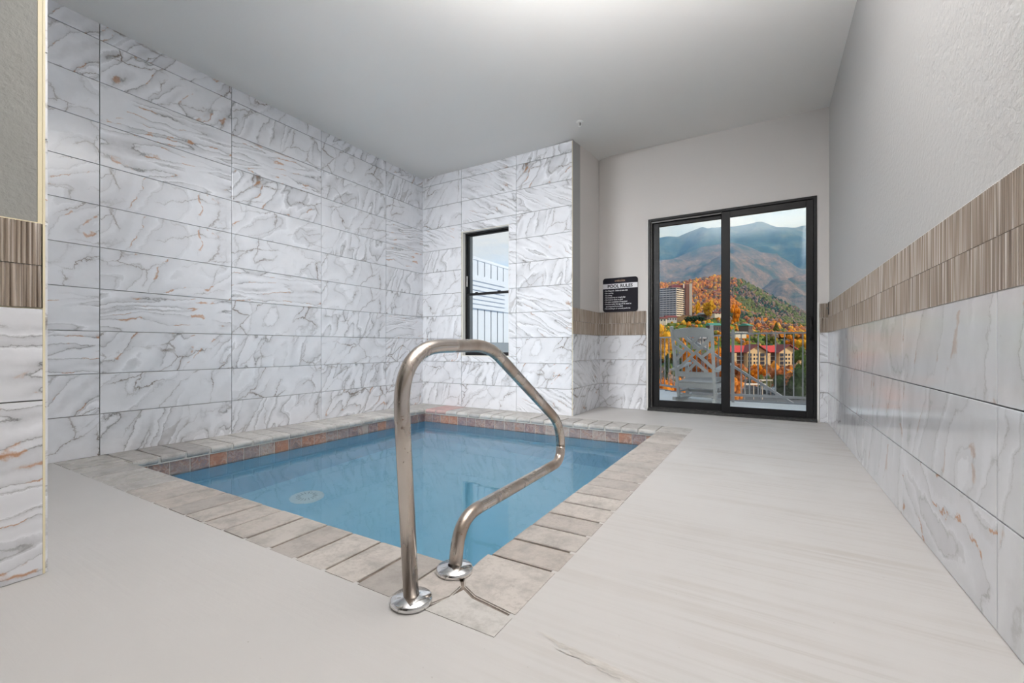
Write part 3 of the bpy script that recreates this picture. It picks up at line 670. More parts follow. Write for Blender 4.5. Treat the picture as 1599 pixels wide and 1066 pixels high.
# near run (outwards -Y), left run (-X), far run (+Y), right run (+X)
cope_run((XL + .004, PY0), (1, 0), (0, -1), 19, (PX1 - .10 - XL - .004) / 19, CW, M_cope, {i: M_copel for i in (0, 1, 2, 3, 4, 5, 6)})
cope_run((PX0, PY0), (0, 1), (-1, 0), 18, (PY1 - PY0) / 18, PX0 - XL - .004, M_copel)
cope_run((PX0, PY1), (1, 0), (0, 1), 17, (XP - PX0) / 11.0 if False else (PX1 - PX0) / 17, .30, M_copel, {0: M_copered, 1: M_copered})
cope_run((PX1, PY0 + .12), (0, 1), (1, 0), 17, (PY1 + .29 - PY0 - .12) / 19 * 1.0, CW, M_cope)
st = (PY1 + .29 - PY0 - .12) / 19
cope_run((PX1, PY0 + .12 + 17 * st), (0, 1), (1, 0), 2, st, CW, M_copel)
ob('coping_stone', boxes((XL + .004, PX0 - .004, PY1 + .004, YW - .004, -.05, .002), bevel=.004), M_copel, pool, loc=pinv)
# infill stones between the far coping and the window wall
for i in range(11):
    s0 = PX0 + (XP - PX0) * i / 11; s1 = PX0 + (XP - PX0) * (i + 1) / 11
    ob('infill_stone', boxes((s0 + .004, s1 - .004, PY1 + .305, YW - .002, -.05, .001), bevel=.003), M_copered if i < 2 else M_copel, pool, loc=pinv)
# near right corner: a base stone, a rounded corner stone and an outer stone
def poly_stone(pts, m):
    bm = prism(pts, -.052, .002); bmesh.ops.bevel(bm, geom=[e2 for e2 in bm.edges if all(v.co.z > 0 for v in e2.verts)], offset=.004, segments=2, affect='EDGES')
    return ob('coping_stone', bm, m, pool, loc=pinv)
yb = PY0 - CW
poly_stone([(PX1 - .098, yb), (PX1 + .015, yb), (PX1 + .055, yb + .10), (PX1 + .05, yb + .165), (PX1 + .012, yb + .205), (PX1 - .0, yb + .285), (PX1 - .098, PY0)], M_cope)
cpts = [(PX1 + CW, PY0 + .115), (PX1 - .002, PY0 + .115), (PX1 + .0, PY0 + .05), (PX1 + .008, PY0 - .015)] + [(PX1 + .02 + .0, PY0 - .07), (PX1 + .058, PY0 - .115), (PX1 + .12, PY0 - .145), (PX1 + CW, PY0 - .17)]
poly_stone(cpts, M_cope)
poly_stone([(PX1 + .028, yb), (PX1 + CW, yb), (PX1 + CW, PY0 - .18), (PX1 + .12, PY0 - .157), (PX1 + .067, PY0 - .13)], M_copel)
# mortar bed under the joints
ob('mortar_bed', boxes((XL, PX1 + CW, PY0 - CW, PY0 - .012, -.055, -.005), (PX1 + .012, PX1 + CW, PY0 - .012, PY1 + .29, -.055, -.0052)), M_mortar, pool, loc=pinv)
ob('mortar_bed', boxes((XL, PX0 - .012, PY0, YW, -.055, -.006), (PX0 - .012, PX1 + .012, PY1 + .012, YW if False else PY1 + .3, -.055, -.0062), (PX0 - .012, XP, PY1 + .3, YW, -.055, -.0064)), M_mortar2, pool, loc=pinv)
# water
vs_, fs_ = [], []; nx, ny = 2, 2
wat = ob('pool_water', boxes((X0 + .01, X1 - .01, Y0 + .01, Y1 - .01, -.1505, -.15)), M_water, label='clear still blue water filling the plunge pool', cat='water', kind='stuff')
bmt = bmesh.new(); v = [bmt.verts.new(q) for q in ((X0 + .01, Y0 + .01, -.15), (X1 - .01, Y0 + .01, -.15), (X1 - .01, Y1 - .01, -.15), (X0 + .01, Y1 - .01, -.15))]; bmt.faces.new(v)
wat.data.clear_geometry(); bmt.to_mesh(wat.data); bmt.free()

# ------------------------------------------------------------------ handrail
RXc, RY0 = -.957, 1.017
corners = [((0, .0), 0), ((-.055, .792), .20), ((.435, .797), .10), ((1.118, .385), .12), ((1.125, .188), .085), ((.245, .180), .16), ((.216, .0), 0)]
path = []
for i, ((s_, z_), rf) in enumerate(corners):
    P = Vector((0, s_, z_))
    if rf == 0: path.append(P); continue
    A = (Vector((0, *corners[i - 1][0])) - P).normalized(); B = (Vector((0, *corners[i + 1][0])) - P).normalized()
    hf = A.angle(B) / 2; dd = min(rf, .49 * (Vector((0, *corners[i - 1][0])) - P).length, .6 * (Vector((0, *corners[i + 1][0])) - P).length)
    for k in range(13):
        u = k / 12; path.append((1 - u) ** 2 * (P + A * dd) + 2 * u * (1 - u) * P + u * u * (P + B * dd))
hr = empty('pool_handrail', (RXc, RY0, 0), label='bent stainless steel handrail with rust spots at the near corner of the pool', cat='handrail')
ob('rail_pipe', tube(path, .0238, 24), M_rail, hr)
for yy in (0, .216):
    ob('flange', lathe([(0, .0), (.063, .0), (.0645, .004), (.0645, .011), (.060, .017), (.030, .022), (.026, .024), (.0238, .024)], 48), M_chrome, hr, loc=(0, yy, .0028))

# worn patch in the deck coating next to the corner
def patch(pts, z_=.0006):
    vs_ = [(x_, y_, z_) for x_, y_ in pts]; return vs_
def crack_strip(p0, p1, w0, w1, seed, n=26, zc_=.0008):
    random.seed(seed); p0, p1 = Vector(p0), Vector(p1); d_ = (p1 - p0); nn = Vector((-d_.y, d_.x)).normalized(); top, bot = [], []
    for i in range(n + 1):
        u = i / n; w = (w0 + (w1 - w0) * u) * (.6 + .8 * random.random()) * min(1, 4 * u + .15) ; c = p0 + d_ * u + nn * .01 * noise.noise(Vector((u * 6, seed, 0)))
        top.append(c + nn * w * .35); bot.append(c - nn * w * .65)
    bm = bmesh.new(); a_ = [bm.verts.new((q.x, q.y, zc_)) for q in top]; b2 = [bm.verts.new((q.x, q.y, zc_)) for q in bot]
    for i in range(n): bm.faces.new((b2[i], b2[i + 1], a_[i + 1], a_[i]))
    return bm
flo = bpy.data.objects['floor']
def flpt(px, py):
    r = at(px, py, 1) - Vector((0, 0, CAMH)); tq = -CAMH / r.z; return (r.x * tq, r.y * tq)
ob('worn_patch', crack_strip(flpt(838, 985), flpt(1010, 1075), .008, .035, 3), M_crack, flo)
ob('worn_patch', crack_strip(flpt(866, 1012), flpt(960, 1050), .004, .01, 8, zc_=.0016), M_crack, flo)

# ------------------------------------------------------------------ balcony
M_deck, t, b = mat('pale_deck_board', (.66, .68, .70), .55)
n = noise_n(t, coords(t, (2, 20, 2)), 3, 4); L(t, ramp(t, n, [(.3, (.86, .85, .81)), (.7, (.92, .90, .86))]), b.inputs['Base Color'])
M_galv, t, b = mat('grey_rail_metal', (.34, .34, .345), .5, .3)
bal = empty('balcony_deck', (-.6, YD + 1.5, -.05), label='pale board balcony deck outside the sliding door', cat='deck')
bi = -Vector(bal.location)
pA, pB, pC = (.95, 7.75), (-.62, 7.60), (-2.35, 9.45)   # outer edge corners
dy = .14; y_ = YD + .225; me_cache = {}
while y_ < 9.4:
    # boards run along X and end on the angled outer edge
    y2 = y_ + dy - .006
    if y2 < 7.62: xa, xb = -3.9, 1.6
    else:
        xb = pB[0] + (pC[0] - pB[0]) * (y2 - pB[1]) / (pC[1] - pB[1]) ; xa = -3.9
    if xb - xa > .1: ob('board', boxes((xa, xb, y_, y2, -.065, -.035), bevel=.002), M_deck, bal, loc=bi)
    y_ += dy
bm = bmesh.new(); bar(bm, (pB[0], pB[1], -.11), (1.6, pB[1] + .06, -.11), .04, .17, (0, 0, 1)); bar(bm, (pB[0], pB[1], -.11), (pC[0], pC[1], -.11), .04, .17, (0, 0, 1))
ob('fascia', bm, M_galv, bal, loc=bi)

def railing(name, p, q, n, zt, zb, label, posts=(0, 1), pw=.038):
    p, q = Vector((*p, 0)), Vector((*q, 0)); R = empty(name, p, 0, label=label, cat='railing', group=None); q = q - p; o0 = Vector((0, 0, 0))
    bm = bmesh.new(); bar(bm, o0 + Vector((0, 0, zt)), q + Vector((0, 0, zt)), .038, .024); ob('top_rail', bm, M_galv, R)
    bm = bmesh.new(); bar(bm, o0 + Vector((0, 0, zb)), q + Vector((0, 0, zb)), .04, .035); ob('bottom_rail', bm, M_galv, R)
    bm = bmesh.new(); bar(bm, (0, 0, zb), (0, 0, zt), .016, .016); me = bpy.data.meshes.new('baluster'); bm.to_mesh(me); bm.free(); me.materials.append(M_galv)
    for i in range(1, n):
        o = bpy.data.objects.new('baluster', me); link(o, R); o.location = q * (i / n)
    for u in posts:
        bm = bmesh.new(); c = q * u; bar(bm, c + Vector((0, 0, -.035)), c + Vector((0, 0, zt + (.06 if u == 0 else -.01))), pw, pw); ob('post', bm, M_galv, R)
    return R
rp = at(1144.5, 600, 6.62); rq = at(1262, 600, 6.18); du = (Vector(rq.xy) - Vector(rp.xy))
q2 = Vector(rp.xy) + du * 1.75
railing('balcony_railing', rp.xy, q2, 15, .995, .075, 'grey metal balcony railing right of the rocking chair', (0, .62))
rl = at(1020, 600, 8.75)
railing('balcony_railing', Vector(rp.xy) + Vector((-.03, .03)), rl.xy, 16, .975, .065, 'grey metal balcony railing seen behind the rocking chair', ())
# exterior stair railing going down beyond the balcony
s0, s1 = at(1060, 518, 9.6), at(1238, 630, 8.1)
SR = empty('stair_railing', s0, 0, label='sloping grey stair railing descending beyond the balcony', cat='railing')
bm = bmesh.new(); bar(bm, (0, 0, 0), s1 - s0, .045, .045); ob('top_rail', bm, M_galv, SR)
bm = bmesh.new(); bar(bm, (0, 0, -.95), (0, 0, 0), .018, .018); me = bpy.data.meshes.new('baluster'); bm.to_mesh(me); bm.free(); me.materials.append(M_galv)
for i in range(9):
    o = bpy.data.objects.new('baluster', me); link(o, SR); o.location = (s1 - s0) * (i / 8)

# ------------------------------------------------------------------ rocking chair (seen from behind)
M_chair, t, b = mat('grey_white_chair_paint', (.40, .42, .44), .5)
n = noise_n(t, coords(t), 8, 3); L(t, ramp(t, n, [(.3, (.46, .45, .43)), (.7, (.52, .51, .49))]), b.inputs['Base Color'])
ch = empty('rocking_chair', (0, 0, 0), label='grey rocking chair with crossed lattice back standing on the balcony', cat='chair')
hw = .285
def lean(z_): return .02 - .25 * (z_ - .07) / 1.07   # y of back plane
def P3(x_, z_, dy=0): return (x_, lean(z_) + dy, z_)
for s_ in (-1, 1):
    bm = bmesh.new(); bar(bm, P3(s_ * hw * .93, .05), P3(s_ * hw, 1.14), .05, .035, (1, 0, 0)); ob('back_post', bm, M_chair, ch)
bm = bmesh.new(); k_ = 10
for i in range(k_):
    xa, xb = -hw + 2 * hw * i / k_, -hw + 2 * hw * (i + 1) / k_; za = 1.11 - .028 * math.sin(PI * (i + .5) / k_) * -1 - .03
    bar(bm, P3(xa, za - .055), P3(xb, za - .055), .026, .125, P3(0, 1, -lean(0)))
ob('top_rail', bm, M_chair, ch)
def slat(pts, name, w=.038):
    bm = bmesh.new()
    for (xa, za), (xb, zb_) in pts: bar(bm, P3(xa, za), P3(xb, zb_), .020, w, (0, -.0, 0) if False else Vector(P3(xb, zb_)).__sub__(Vector(P3(xa, za))).cross(Vector((0, 1, .25))))
    ob(name, bm, M_chair, ch)
zb_, zt_ = .46, .99
def UV(u, v_): return (-hw + .02 + (2 * hw - .04) * u, zt_ - (zt_ - zb_) * v_)
for a, b2 in (((1, .06), (0, .96)), ((0, .02), (.5, .49)), ((.28, 0), (.66, .34)), ((.60, .48), (1, .88)), ((.44, .62), (.84, 1)),
              ((.70, 0), (.50, .18)), ((1, .36), (.70, .60)), ((.30, .36), (.02, .66)), ((0, .28), (.26, .46)), ((.55, .74), (.28, 1))):
    slat([(UV(*a), UV(*b2))], 'lattice_slat', .042)
for z_, h2, nm in ((.425, .075, 'back_rail'), (.255, .075, 'seat_apron'), (.10, .035, 'rear_stretcher')):
    bm = bmesh.new(); bar(bm, P3(-hw, z_), P3(hw, z_), .024, h2); ob(nm, bm, M_chair, ch)
for i in range(9):   # seat slats
    y0 = -.04 + i * .058; zz = .30 + .05 * i / 8 - .015 * math.sin(PI * i / 8)
    ob('seat_slat', boxes((-hw + .02, hw - .02, y0, y0 + .05, zz, zz + .02), bevel=.003), M_chair, ch)
for s_ in (-1, 1):
    ob('seat_rail', boxes((s_ * hw - .015, s_ * hw + .015, -.06, .48, .235, .298)), M_chair, ch)
    bm = bmesh.new(); bar(bm, (s_ * (hw + .01), .47, .05), (s_ * (hw + .01), .45, .555), .05, .04); ob('leg', bm, M_chair, ch)
    bm = bmesh.new(); bar(bm, (s_ * (hw + .015), lean(.50) - .03, .485), (s_ * (hw + .015), .53, .575), .10, .028, (0, 0, 1))
    bmesh.ops.bevel(bm, geom=bm.edges[:], offset=.006, segments=2, affect='EDGES'); ob('armrest', bm, M_chair, ch)
    bm = bmesh.new(); pr = None
    for i in range(13):
        yy = -.14 + .74 * i / 12; q = Vector((s_ * hw, yy, .03 + .22 * ((yy - .2) ** 2)))
        if pr is not None: bar(bm, pr, q, .04, .05, (0, 0, 1))
        pr = q
    ob('rocker', bm, M_chair, ch)
    bm = bmesh.new(); bar(bm, (s_ * hw, 0, .15), (s_ * hw, .46, .15), .03, .03); ob('side_stretcher', bm, M_chair, ch)
ob('front_apron', boxes((-hw, hw,   .455, .48, .25, .33)), M_chair, ch)
ob('front_stretcher', boxes((-hw, hw, .455, .48, .12, .16)), M_chair, ch)
pl, pr_ = at(1061, 626, 6.75), at(1115, 629, 6.42)
base = (pl + pr_) / 2; wv = (pr_ - pl); ch.location = (base.x, base.y, -.038); ch.rotation_euler = (0, 0, math.atan2(wv.y, wv.x))

# ------------------------------------------------------------------ privacy fence outside the window
M_fence, t, b = mat('white_fence_board', (.60, .67, .78), .5)
M_fgap, t, b = mat('dark_board_gap', (.10, .10, .11), .8)
K = 1.765
def sc(*b_): return tuple(q * K for q in b_)
zf = lambda z_: CAMH + (z_ - CAMH) * K
fe = empty('privacy_fence', (-4.02 * K, 5.2 * K, 0), label='tall white vertical board privacy fence outside the window', cat='fence')
y0 = 0.0
for i in range(13):
    ob('board', boxes((-.045, 0, y0 * K, (y0 + .168) * K, zf(.87), zf(2.2)), bevel=.004), M_fence, fe); y0 += .195
ob('backing', boxes((-.12, -.08, -.05, y0 * K, zf(.80), zf(2.17))), M_fgap, fe)
ob('fence_rail', boxes((0, .035, -.02, y0 * K, zf(1.40), zf(1.93))), M_fence, fe)
for i in range(7): ob('louvre', boxes((.035, .075, .18 * K, 1.35 * K, zf(1.40 + i * .072), zf(1.455 + i * .072)), bevel=.008), M_fence, fe)
ob('fence_rail', boxes((0, .022, -.02, y0 * K, zf(2.17), zf(2.215))), M_fence, fe)
M_par, t, b = mat('grey_parapet_cladding', (.20, .24, .29), .5)
pp = empty('parapet', (-4.1 * K, 5.1 * K, 0), label='dark grey clad parapet at the foot of the white fence', cat='parapet')
for i in range(4): ob('cladding_board', boxes((-.1, .28, 0, 3.2 * K, zf(i * .22 - .06), zf(i * .22 + (.15 if i < 3 else .21))), bevel=.005), M_par, pp)

# ------------------------------------------------------------------ landscape
def foliage_mat(name, rough=.85):
    m, t, b = mat(name, rough=rough, spec=.1)
    oc = oinfo(t, 'Color'); n1 = noise_n(t, coords(t), .55, 3, .6); n2 = noise_n(t, coords(t), 3.0, 2, .6)
    c = mixc(t, 1.0, oc, ramp(t, n1, [(.3, (.55, .5, .5)), (.7, (1.25, 1.2, 1.0))]), 'MULTIPLY')
    L(t, c, b.inputs['Base Color']); return m
M_fol = foliage_mat('foliage'); M_bark, t, b = mat('bark', (.13, .10, .08), .9)
def terrain(name, crest, D0, y0, D1, M, amp, freq, seed, label, back=1.25, rows=36, cols=110, px0=905, px1=1750, kind=None, prof=1.0):
    """slope rising from the line y0 at depth D0 to the crest at depth D1, then falling away behind"""
    def cy(px):
        if px <= crest[0][0]: return crest[0][1] + (crest[0][0] - px) * .02
        for (a, ya), (b2, yb_) in zip(crest, crest[1:]):
            if px <= b2: return ya + (yb_ - ya) * (px - a) / (b2 - a)
        return crest[-1][1] + (px - crest[-1][0]) * .05
    v, f = [], []
    R_ = rows + 6
    for i in range(cols + 1):
        px = px0 + (px1 - px0) * i / cols; top = at(px, cy(px), D1); bot = at(px, y0, D0)
        for j in range(R_ + 1):
            if j <= rows:
                u = j / rows; q = bot.lerp(top, u); q.z = bot.z + (top.z - bot.z) * (u ** prof)
                env = min(1, u * 4) * min(1, (1 - u) * 5 + .08)
            else:
                u = (j - rows) / 6; q = top.lerp(at(px, 560, D1 * back), u); env = .3
            nz = noise.fractal(Vector((q.x * freq, q.y * freq, seed)), 1.0, 2.1, 5)
            rid = 1 - abs(noise.noise(Vector((q.x * freq * .7 + 9, q.y * freq * .35, seed + 3)))) * 2
            q.z += amp * env * (nz * .7 + rid * .5 - .2)
            v.append(q)
    for i in range(cols):
        for j in range(R_):
            a = i * (R_ + 1) + j; f.append((a, a + R_ + 1, a + R_ + 2, a + 1))
    o = ob(name, mesh(name, v, f, M, True), label=label, cat='mountain' if 'mountain' in name else 'hill'); return o
def ridge_mat(name, c0, c1, c2, s):
    m, t, b = mat(name, rough=.95, spec=.05)
    p = coords(t); n1 = noise_n(t, p, s, 6, .65); n2 = noise_n(t, p, s * 6, 4, .7)
    c = ramp(t, n1, [(.36, c0), (.5, c1), (.64, c2)]); c = mixc(t, ramp(t, n2, [(.35, 0.0), (.7, .7)]), c, tuple(x_ * .45 for x_ in c0))
    L(t, c, b.inputs['Base Color']); return m
M_m1 = ridge_mat('conifer_ridge', (.03, .07, .08), (.07, .13, .12), (.17, .19, .14), .007)
M_m2 = ridge_mat('bare_wood_ridge', (.08, .11, .08), (.22, .17, .13), (.34, .24, .18), .012)
M_h = ridge_mat('autumn_hill_ground', (.16, .12, .05), (.30, .15, .06), (.20, .17, .07), .02)
C1 = [(880, 372), (980, 366), (1027, 370), (1040, 367.5), (1058, 370), (1075, 363), (1097, 355), (1108, 358.5), (1126, 354), (1150, 353.5), (1170, 350), (1178, 347), (1186, 345), (1193, 346), (1203, 351), (1214, 354), (1228, 353.5), (1240, 355), (1250, 352), (1259, 351), (1320, 356), (1420, 348), (1500, 362)]
C2 = [(900, 430), (1000, 418), (1027, 412), (1055, 402), (1075, 393), (1095, 385), (1126, 379), (1146, 377), (1165, 383), (1180, 390), (1194, 397), (1210, 402), (1223, 404), (1240, 420), (1262, 438), (1320, 460), (1500, 480)]
C2b = [(1000, 520), (1100, 500), (1150, 480), (1185, 455), (1205, 444), (1225, 436), (1245, 430), (1262, 425), (1330, 405), (1450, 400)]
CH = [(900, 452), (1000, 446), (1030, 443), (1048, 444), (1075, 441), (1098, 436), (1126, 431), (1145, 435), (1165, 441), (1180, 450), (1200, 461), (1225, 473), (1250, 486), (1262, 492), (1330, 520), (1450, 540)]
terrain('mountain', C1, 2500, 470, 3600, M_m1, 190, .0022, 3, 'farthest blue forested mountain ridge under the sky')
terrain('mountain', C2, 1700, 490, 2500, M_m2, 120, .0045, 7, 'brownish mountain slope in front of the blue ridge')
terrain('mountain', C2b, 1250, 510, 1700, M_m2, 70, .006, 11, 'lower bare mountain shoulder at the right of the view', px0=1000)
hill = terrain('autumn_hill', CH, 420, 527, 900, M_h, 12, .008, 5, 'near hill covered in orange and green autumn forest', rows=44, prof=1.55)

# forest crowns on the hill: one object
ico = bmesh.new(); bmesh.ops.create_icosphere(ico, subdivisions=1, radius=1); IV = [v.co.copy() for v in ico.verts]; IF = [[v.index for v in f.verts] for f in ico.faces]; ico.free()
from mathutils.bvhtree import BVHTree
hm = hill.data; bvh = BVHTree.FromPolygons([v.co for v in hm.vertices], [list(p.vertices) for p in hm.polygons])
FM = []
for nm, c in (('orange', (.62, .22, .03)), ('gold', (.62, .34, .05)), ('rust', (.38, .14, .06)), ('bare', (.26, .18, .14)), ('olive', (.16, .18, .05)), ('evergreen', (.04, .09, .05))):
    m, t, b = mat('crown_' + nm, c, .9, spec=.05)
    n1 = noise_n(t, coords(t), .35, 4, .7); L(t, ramp(t, n1, [(.35, tuple(x_ * .5 for x_ in c)), (.65, tuple(min(1, x_ * 1.3) for x_ in c))]), b.inputs['Base Color']); FM.append(m)
def forest(name, n, pxr, Dr, surf, size, wts, label, seed, zoff=0.0):
    random.seed(seed); v, f, mi = [], [], []
    for _ in range(n):
        px = random.uniform(*pxr); D = random.uniform(*Dr); q = at(px, 500, D)
        hit = surf.ray_cast(Vector((q.x, q.y, 600)), Vector((0, 0, -1)))
        if hit[0] is None: continue
        if name == 'hillside_forest' and px < 1084 and 480 < D < 640: continue
        P = hit[0]; s_ = size * random.uniform(.55, 1.25); hgt = random.uniform(.9, 1.5)
        cl_ = noise.noise(Vector((P.x * .012, P.y * .012, seed))) + random.uniform(-.35, .35)
        k = wts(px, D, cl_); c0 = len(v)
        if k == 5: hgt = 1.9; s_ *= .7
        for q2 in IV:
            d_ = 1 + .75 * noise.noise(q2 * 2.3 + P); z_ = q2.z
            if k == 5: d_ *= .95 - .45 * z_
            v.append((P.x + q2.x * s_ * d_, P.y + q2.y * s_ * d_, P.z + s_ * .7 + z_ * s_ * hgt * (1 if k == 5 else d_)))
        for t_ in IF: f.append([c0 + i for i in t_]); mi.append(k)
    me = mesh(name, v, f); [me.materials.append(m) for m in FM]; me.polygons.foreach_set('material_index', mi)
    return ob(name, me, label=label, cat='trees', kind='stuff')
def hillw(px, D, c):
    if px < 1140 + 30 * c and D > 560: return 0 if c > .12 else (1 if c > -.05 else (2 if c > -.25 else 3))
    if px > 1150 and D > 640: return 4 if c > -.05 else (3 if c > -.3 else 5)
    return (1 if c > .35 else 0 if c > .15 else 2 if c > .0 else 3 if c > -.22 else 4 if c > -.36 else 5)
forest('hillside_forest', 11000, (900, 1480), (430, 905), bvh, 2.9, hillw, 'dense orange and olive autumn forest on the near hill', 2)

# valley ground between our building and the hill
M_val, t, b = mat('leafy_valley_ground', rough=.95, spec=.05)
n1 = noise_n(t, coords(t), .06, 5, .65); L(t, ramp(t, n1, [(.35, (.10, .09, .04)), (.5, (.26, .13, .05)), (.65, (.14, .16, .05))]), b.inputs['Base Color'])
M_grass, t, b = mat('green_lawn', rough=.95, spec=.05)
n1 = noise_n(t, coords(t), .12, 5, .65); L(t, ramp(t, n1, [(.35, (.05, .09, .02)), (.5, (.12, .17, .035)), (.65, (.22, .22, .05))]), b.inputs['Base Color'])
val = terrain('valley_floor', [(900, 566), (1500, 564)], 22, 1230, 330, M_val, 1.5, .02, 4, 'leafy valley slope below the balcony', back=1.6, prof=1.6, px0=860, px1=1500); val['category'] = 'ground'; 
lawn = terrain('green_lawn', [(900, 508), (1000, 506), (1060, 503), (1100, 498), (1127, 498), (1145, 503), (1165, 512), (1185, 522), (1230, 535), (1500, 550)], 250, 552, 415, M_grass, 2.0, .02, 6, 'green grassy slope below the tall hotel tower', back=1.12, px0=880, px1=1420); lawn['category'] = 'lawn'
def bvh_of(o): return BVHTree.FromPolygons([v.co for v in o.data.vertices], [list(p.vertices) for p in o.data.polygons])
bl, bv_ = bvh_of(lawn), bvh_of(val)
def valw(px, D, c): return (1 if c > .3 else 0 if c > .0 else 2 if c > -.18 else 3 if c > -.3 else 4 if c > -.38 else 5)
forest('valley_trees', 1500, (950, 1420), (120, 325), bv_, 3.2, valw, 'mixed autumn woods filling the valley behind the red roofed lodge', 9)
forest('lawn_shrubs', 420, (1000, 1300), (255, 412), bl, 1.5, lambda px, D, c: 5 if c > .2 else 4 if c > 0 else 3 if c > -.15 else 1 if c > -.3 else 0, 'dark shrubs and bushes dotted over the green slope', 12)

# individual trees
def crown_mesh(seed, kind):
    random.seed(seed); v, f = [], []
    blobs = []
    if kind == 'round':
        for i in range(26):
            a = random.uniform(0, 2 * PI); z_ = random.uniform(.28, .98); r_ = .34 * math.sin(PI * min(1, (z_ - .15) / .95)) ** .6 * random.uniform(.3, 1.0)
            blobs.append((r_ * math.cos(a), r_ * math.sin(a), z_, random.uniform(.10, .17)))
    else:
        for i in range(34):
            z_ = .08 + .92 * (i / 33); rr = .27 * (1 - z_) + .015
            for k in range(1 + int(3 * (1 - z_))):
                a = random.uniform(0, 2 * PI); blobs.append((rr * .6 * math.cos(a), rr * .6 * math.sin(a), z_, rr * .55 + .02))
    for x_, y_, z_, s_ in blobs:
        n_ = 90 if kind == 'round' else 46
        for _ in range(n_):
            d_ = Vector((random.gauss(0, 1), random.gauss(0, 1), random.gauss(0, 1))).normalized()
            c = Vector((x_, y_, z_)) + d_ * s_ * random.uniform(.75, 1.08); u = Vector((random.gauss(0, 1), random.gauss(0, 1), random.gauss(0, 1))).normalized()
            w = u.cross(d_).normalized(); l_ = .017; k = len(v)
            v += [c - u * l_, c + w * l_ * .7, c + u * l_, c - w * l_ * .7]; f.append((k, k + 1, k + 2, k + 3))
        k = len(v)
        for q in IV: v.append(Vector((x_, y_, z_)) + q * s_ * .8)
        for t_ in IF: f.append(tuple(k + i for i in t_))
    return mesh('foliage', v, f, M_fol)
CRN = {('round', i): crown_mesh(20 + i, 'round') for i in range(3)}; CRN.update({('cone', i): crown_mesh(40 + i, 'cone') for i in range(2)})
TRK = {}
bm = bmesh.new(); bmesh.ops.create_cone(bm, segments=8, radius1=.028, radius2=.012, depth=.7, matrix=Matrix.Translation((0, 0, .35))); TRM = bpy.data.meshes.new('trunk'); bm.to_mesh(TRM); bm.free(); TRM.materials.append(M_bark)
OR, GO, RU_, DG, OL, GN = (.75, .25, .02, 1), (.80, .42, .03, 1), (.42, .14, .05, 1), (.035, .06, .03, 1), (.13, .14, .04, 1), (.10, .17, .04, 1)
def tree(px, ytop, ybot, D, w, kind, col, label, i=0, name=None, group=None):
    b0 = at(px, ybot, D)
    if D < 230:
        h0 = bv_.ray_cast(Vector((b0.x, b0.y, 300)), Vector((0, 0, -1)))
        if h0[0] is not None: b0.z = h0[0].z - .3
    t0 = at(px, ytop, D); H_ = t0.z - b0.z; wid = w / FPX * D
    e2 = empty(name or ('evergreen_tree' if kind == 'cone' else 'autumn_tree'), b0, i * 1.3, label=label, cat='tree', group=group)
    k = CRN[(kind, i % (3 if kind == 'round' else 2))]
    o = bpy.data.objects.new('foliage', k); link(o, e2); bw = .72 if kind == 'round' else .52
    zs = H_ / 1.08
    if kind == 'round' and D < 230: zs = min(zs, wid * 1.35 / .72)
    o.location = (0, 0, H_ - zs * 1.08); o.scale = (wid / bw, wid / bw, zs); o.color = col
    o = bpy.data.objects.new('trunk', TRM); link(o, e2); o.scale = (H_, H_, H_)
TREES = [
 (1034, 505, 640, 70, 34, 'round', GO, 'golden orange tree rising behind the left end of the railing, beside the left door frame'),
 (1030, 585, 660, 34, 40, 'round', OR, 'bright orange leafy tree low behind the bottom of the left railing'),
 (1052, 588, 650, 36, 36, 'round', OR, 'orange tree low behind the left post of the rocking chair'),
 (1042, 538, 660, 55, 42, 'cone', DG, 'tall dark evergreen behind the left railing balusters'),
 (1062, 545, 650, 60, 40, 'cone', DG, 'dark evergreen behind the lattice of the rocking chair'),
 (1075, 540, 640, 66, 30, 'round', OR, 'orange tree seen through the middle of the chair lattice'),
 (1098, 548, 640, 62, 34, 'round', RU_, 'reddish orange tree seen behind the right side of the chair lattice'),
 (1118, 542, 640, 75, 30, 'round', OR, 'orange tree between the rocking chair and the door mullion'),
 (1147, 588, 650, 48, 24, 'round', OR, 'small orange tree behind the railing corner post'),
 (1170, 560, 640, 95, 17, 'cone', DG, 'slim dark conifer in front of the left gable of the lodge'),
 (1196, 585, 640, 100, 26, 'round', OL, 'olive bush in front of the lodge middle'),
 (1236, 572, 640, 62, 52, 'round', DG, 'broad dark evergreen mass right of the lodge foreground'),
 (1262, 558, 640, 66, 38, 'round', GN, 'dark green tree at the right door stile'),
 (1216, 572, 640, 110, 24, 'round', RU_, 'rust coloured tree below the right gable of the lodge'),
 (1152, 562, 640, 115, 22, 'round', RU_, 'brownish orange tree below the left roof of the lodge'),
 (1184, 568, 640, 120, 22, 'round', OR, 'orange tree under the lodge balconies'),
 (1254, 540, 590, 200, 26, 'round', GN, 'green tree beside the right end of the lodge'),
 (1107, 468, 500, 400, 17, 'round', (.62, .34, .04, 1), 'large golden tree right of the hotel tower'),
 (1148, 474, 510, 400, 13, 'round', OR, 'orange tree above the green slope just right of the door mullion'),
 (1090, 470, 497, 420, 7, 'round', GO, 'slim yellow tree close to the right edge of the hotel tower'),
 (1212, 502, 516, 360, 9, 'cone', OL, 'small lone dark tree on the hillside above the railing'),
 (1255, 522, 560, 300, 22, 'round', GO, 'bright yellow tree above the right end of the red roof'),
 (1160, 522, 560, 310, 22, 'round', OR, 'orange tree just above the left red roof'),
 (1202, 520, 560, 320, 18, 'round', OL, 'green brown tree above the middle of the red roof'),
 (1235, 522, 560, 320, 18, 'round', OR, 'orange tree above the right gable of the lodge'),
 (1176, 524, 560, 330, 16, 'round', GN, 'dark green tree above the left gable of the lodge'),
]
for i, a in enumerate(TREES): tree(*a, i=i)
random.seed(31)
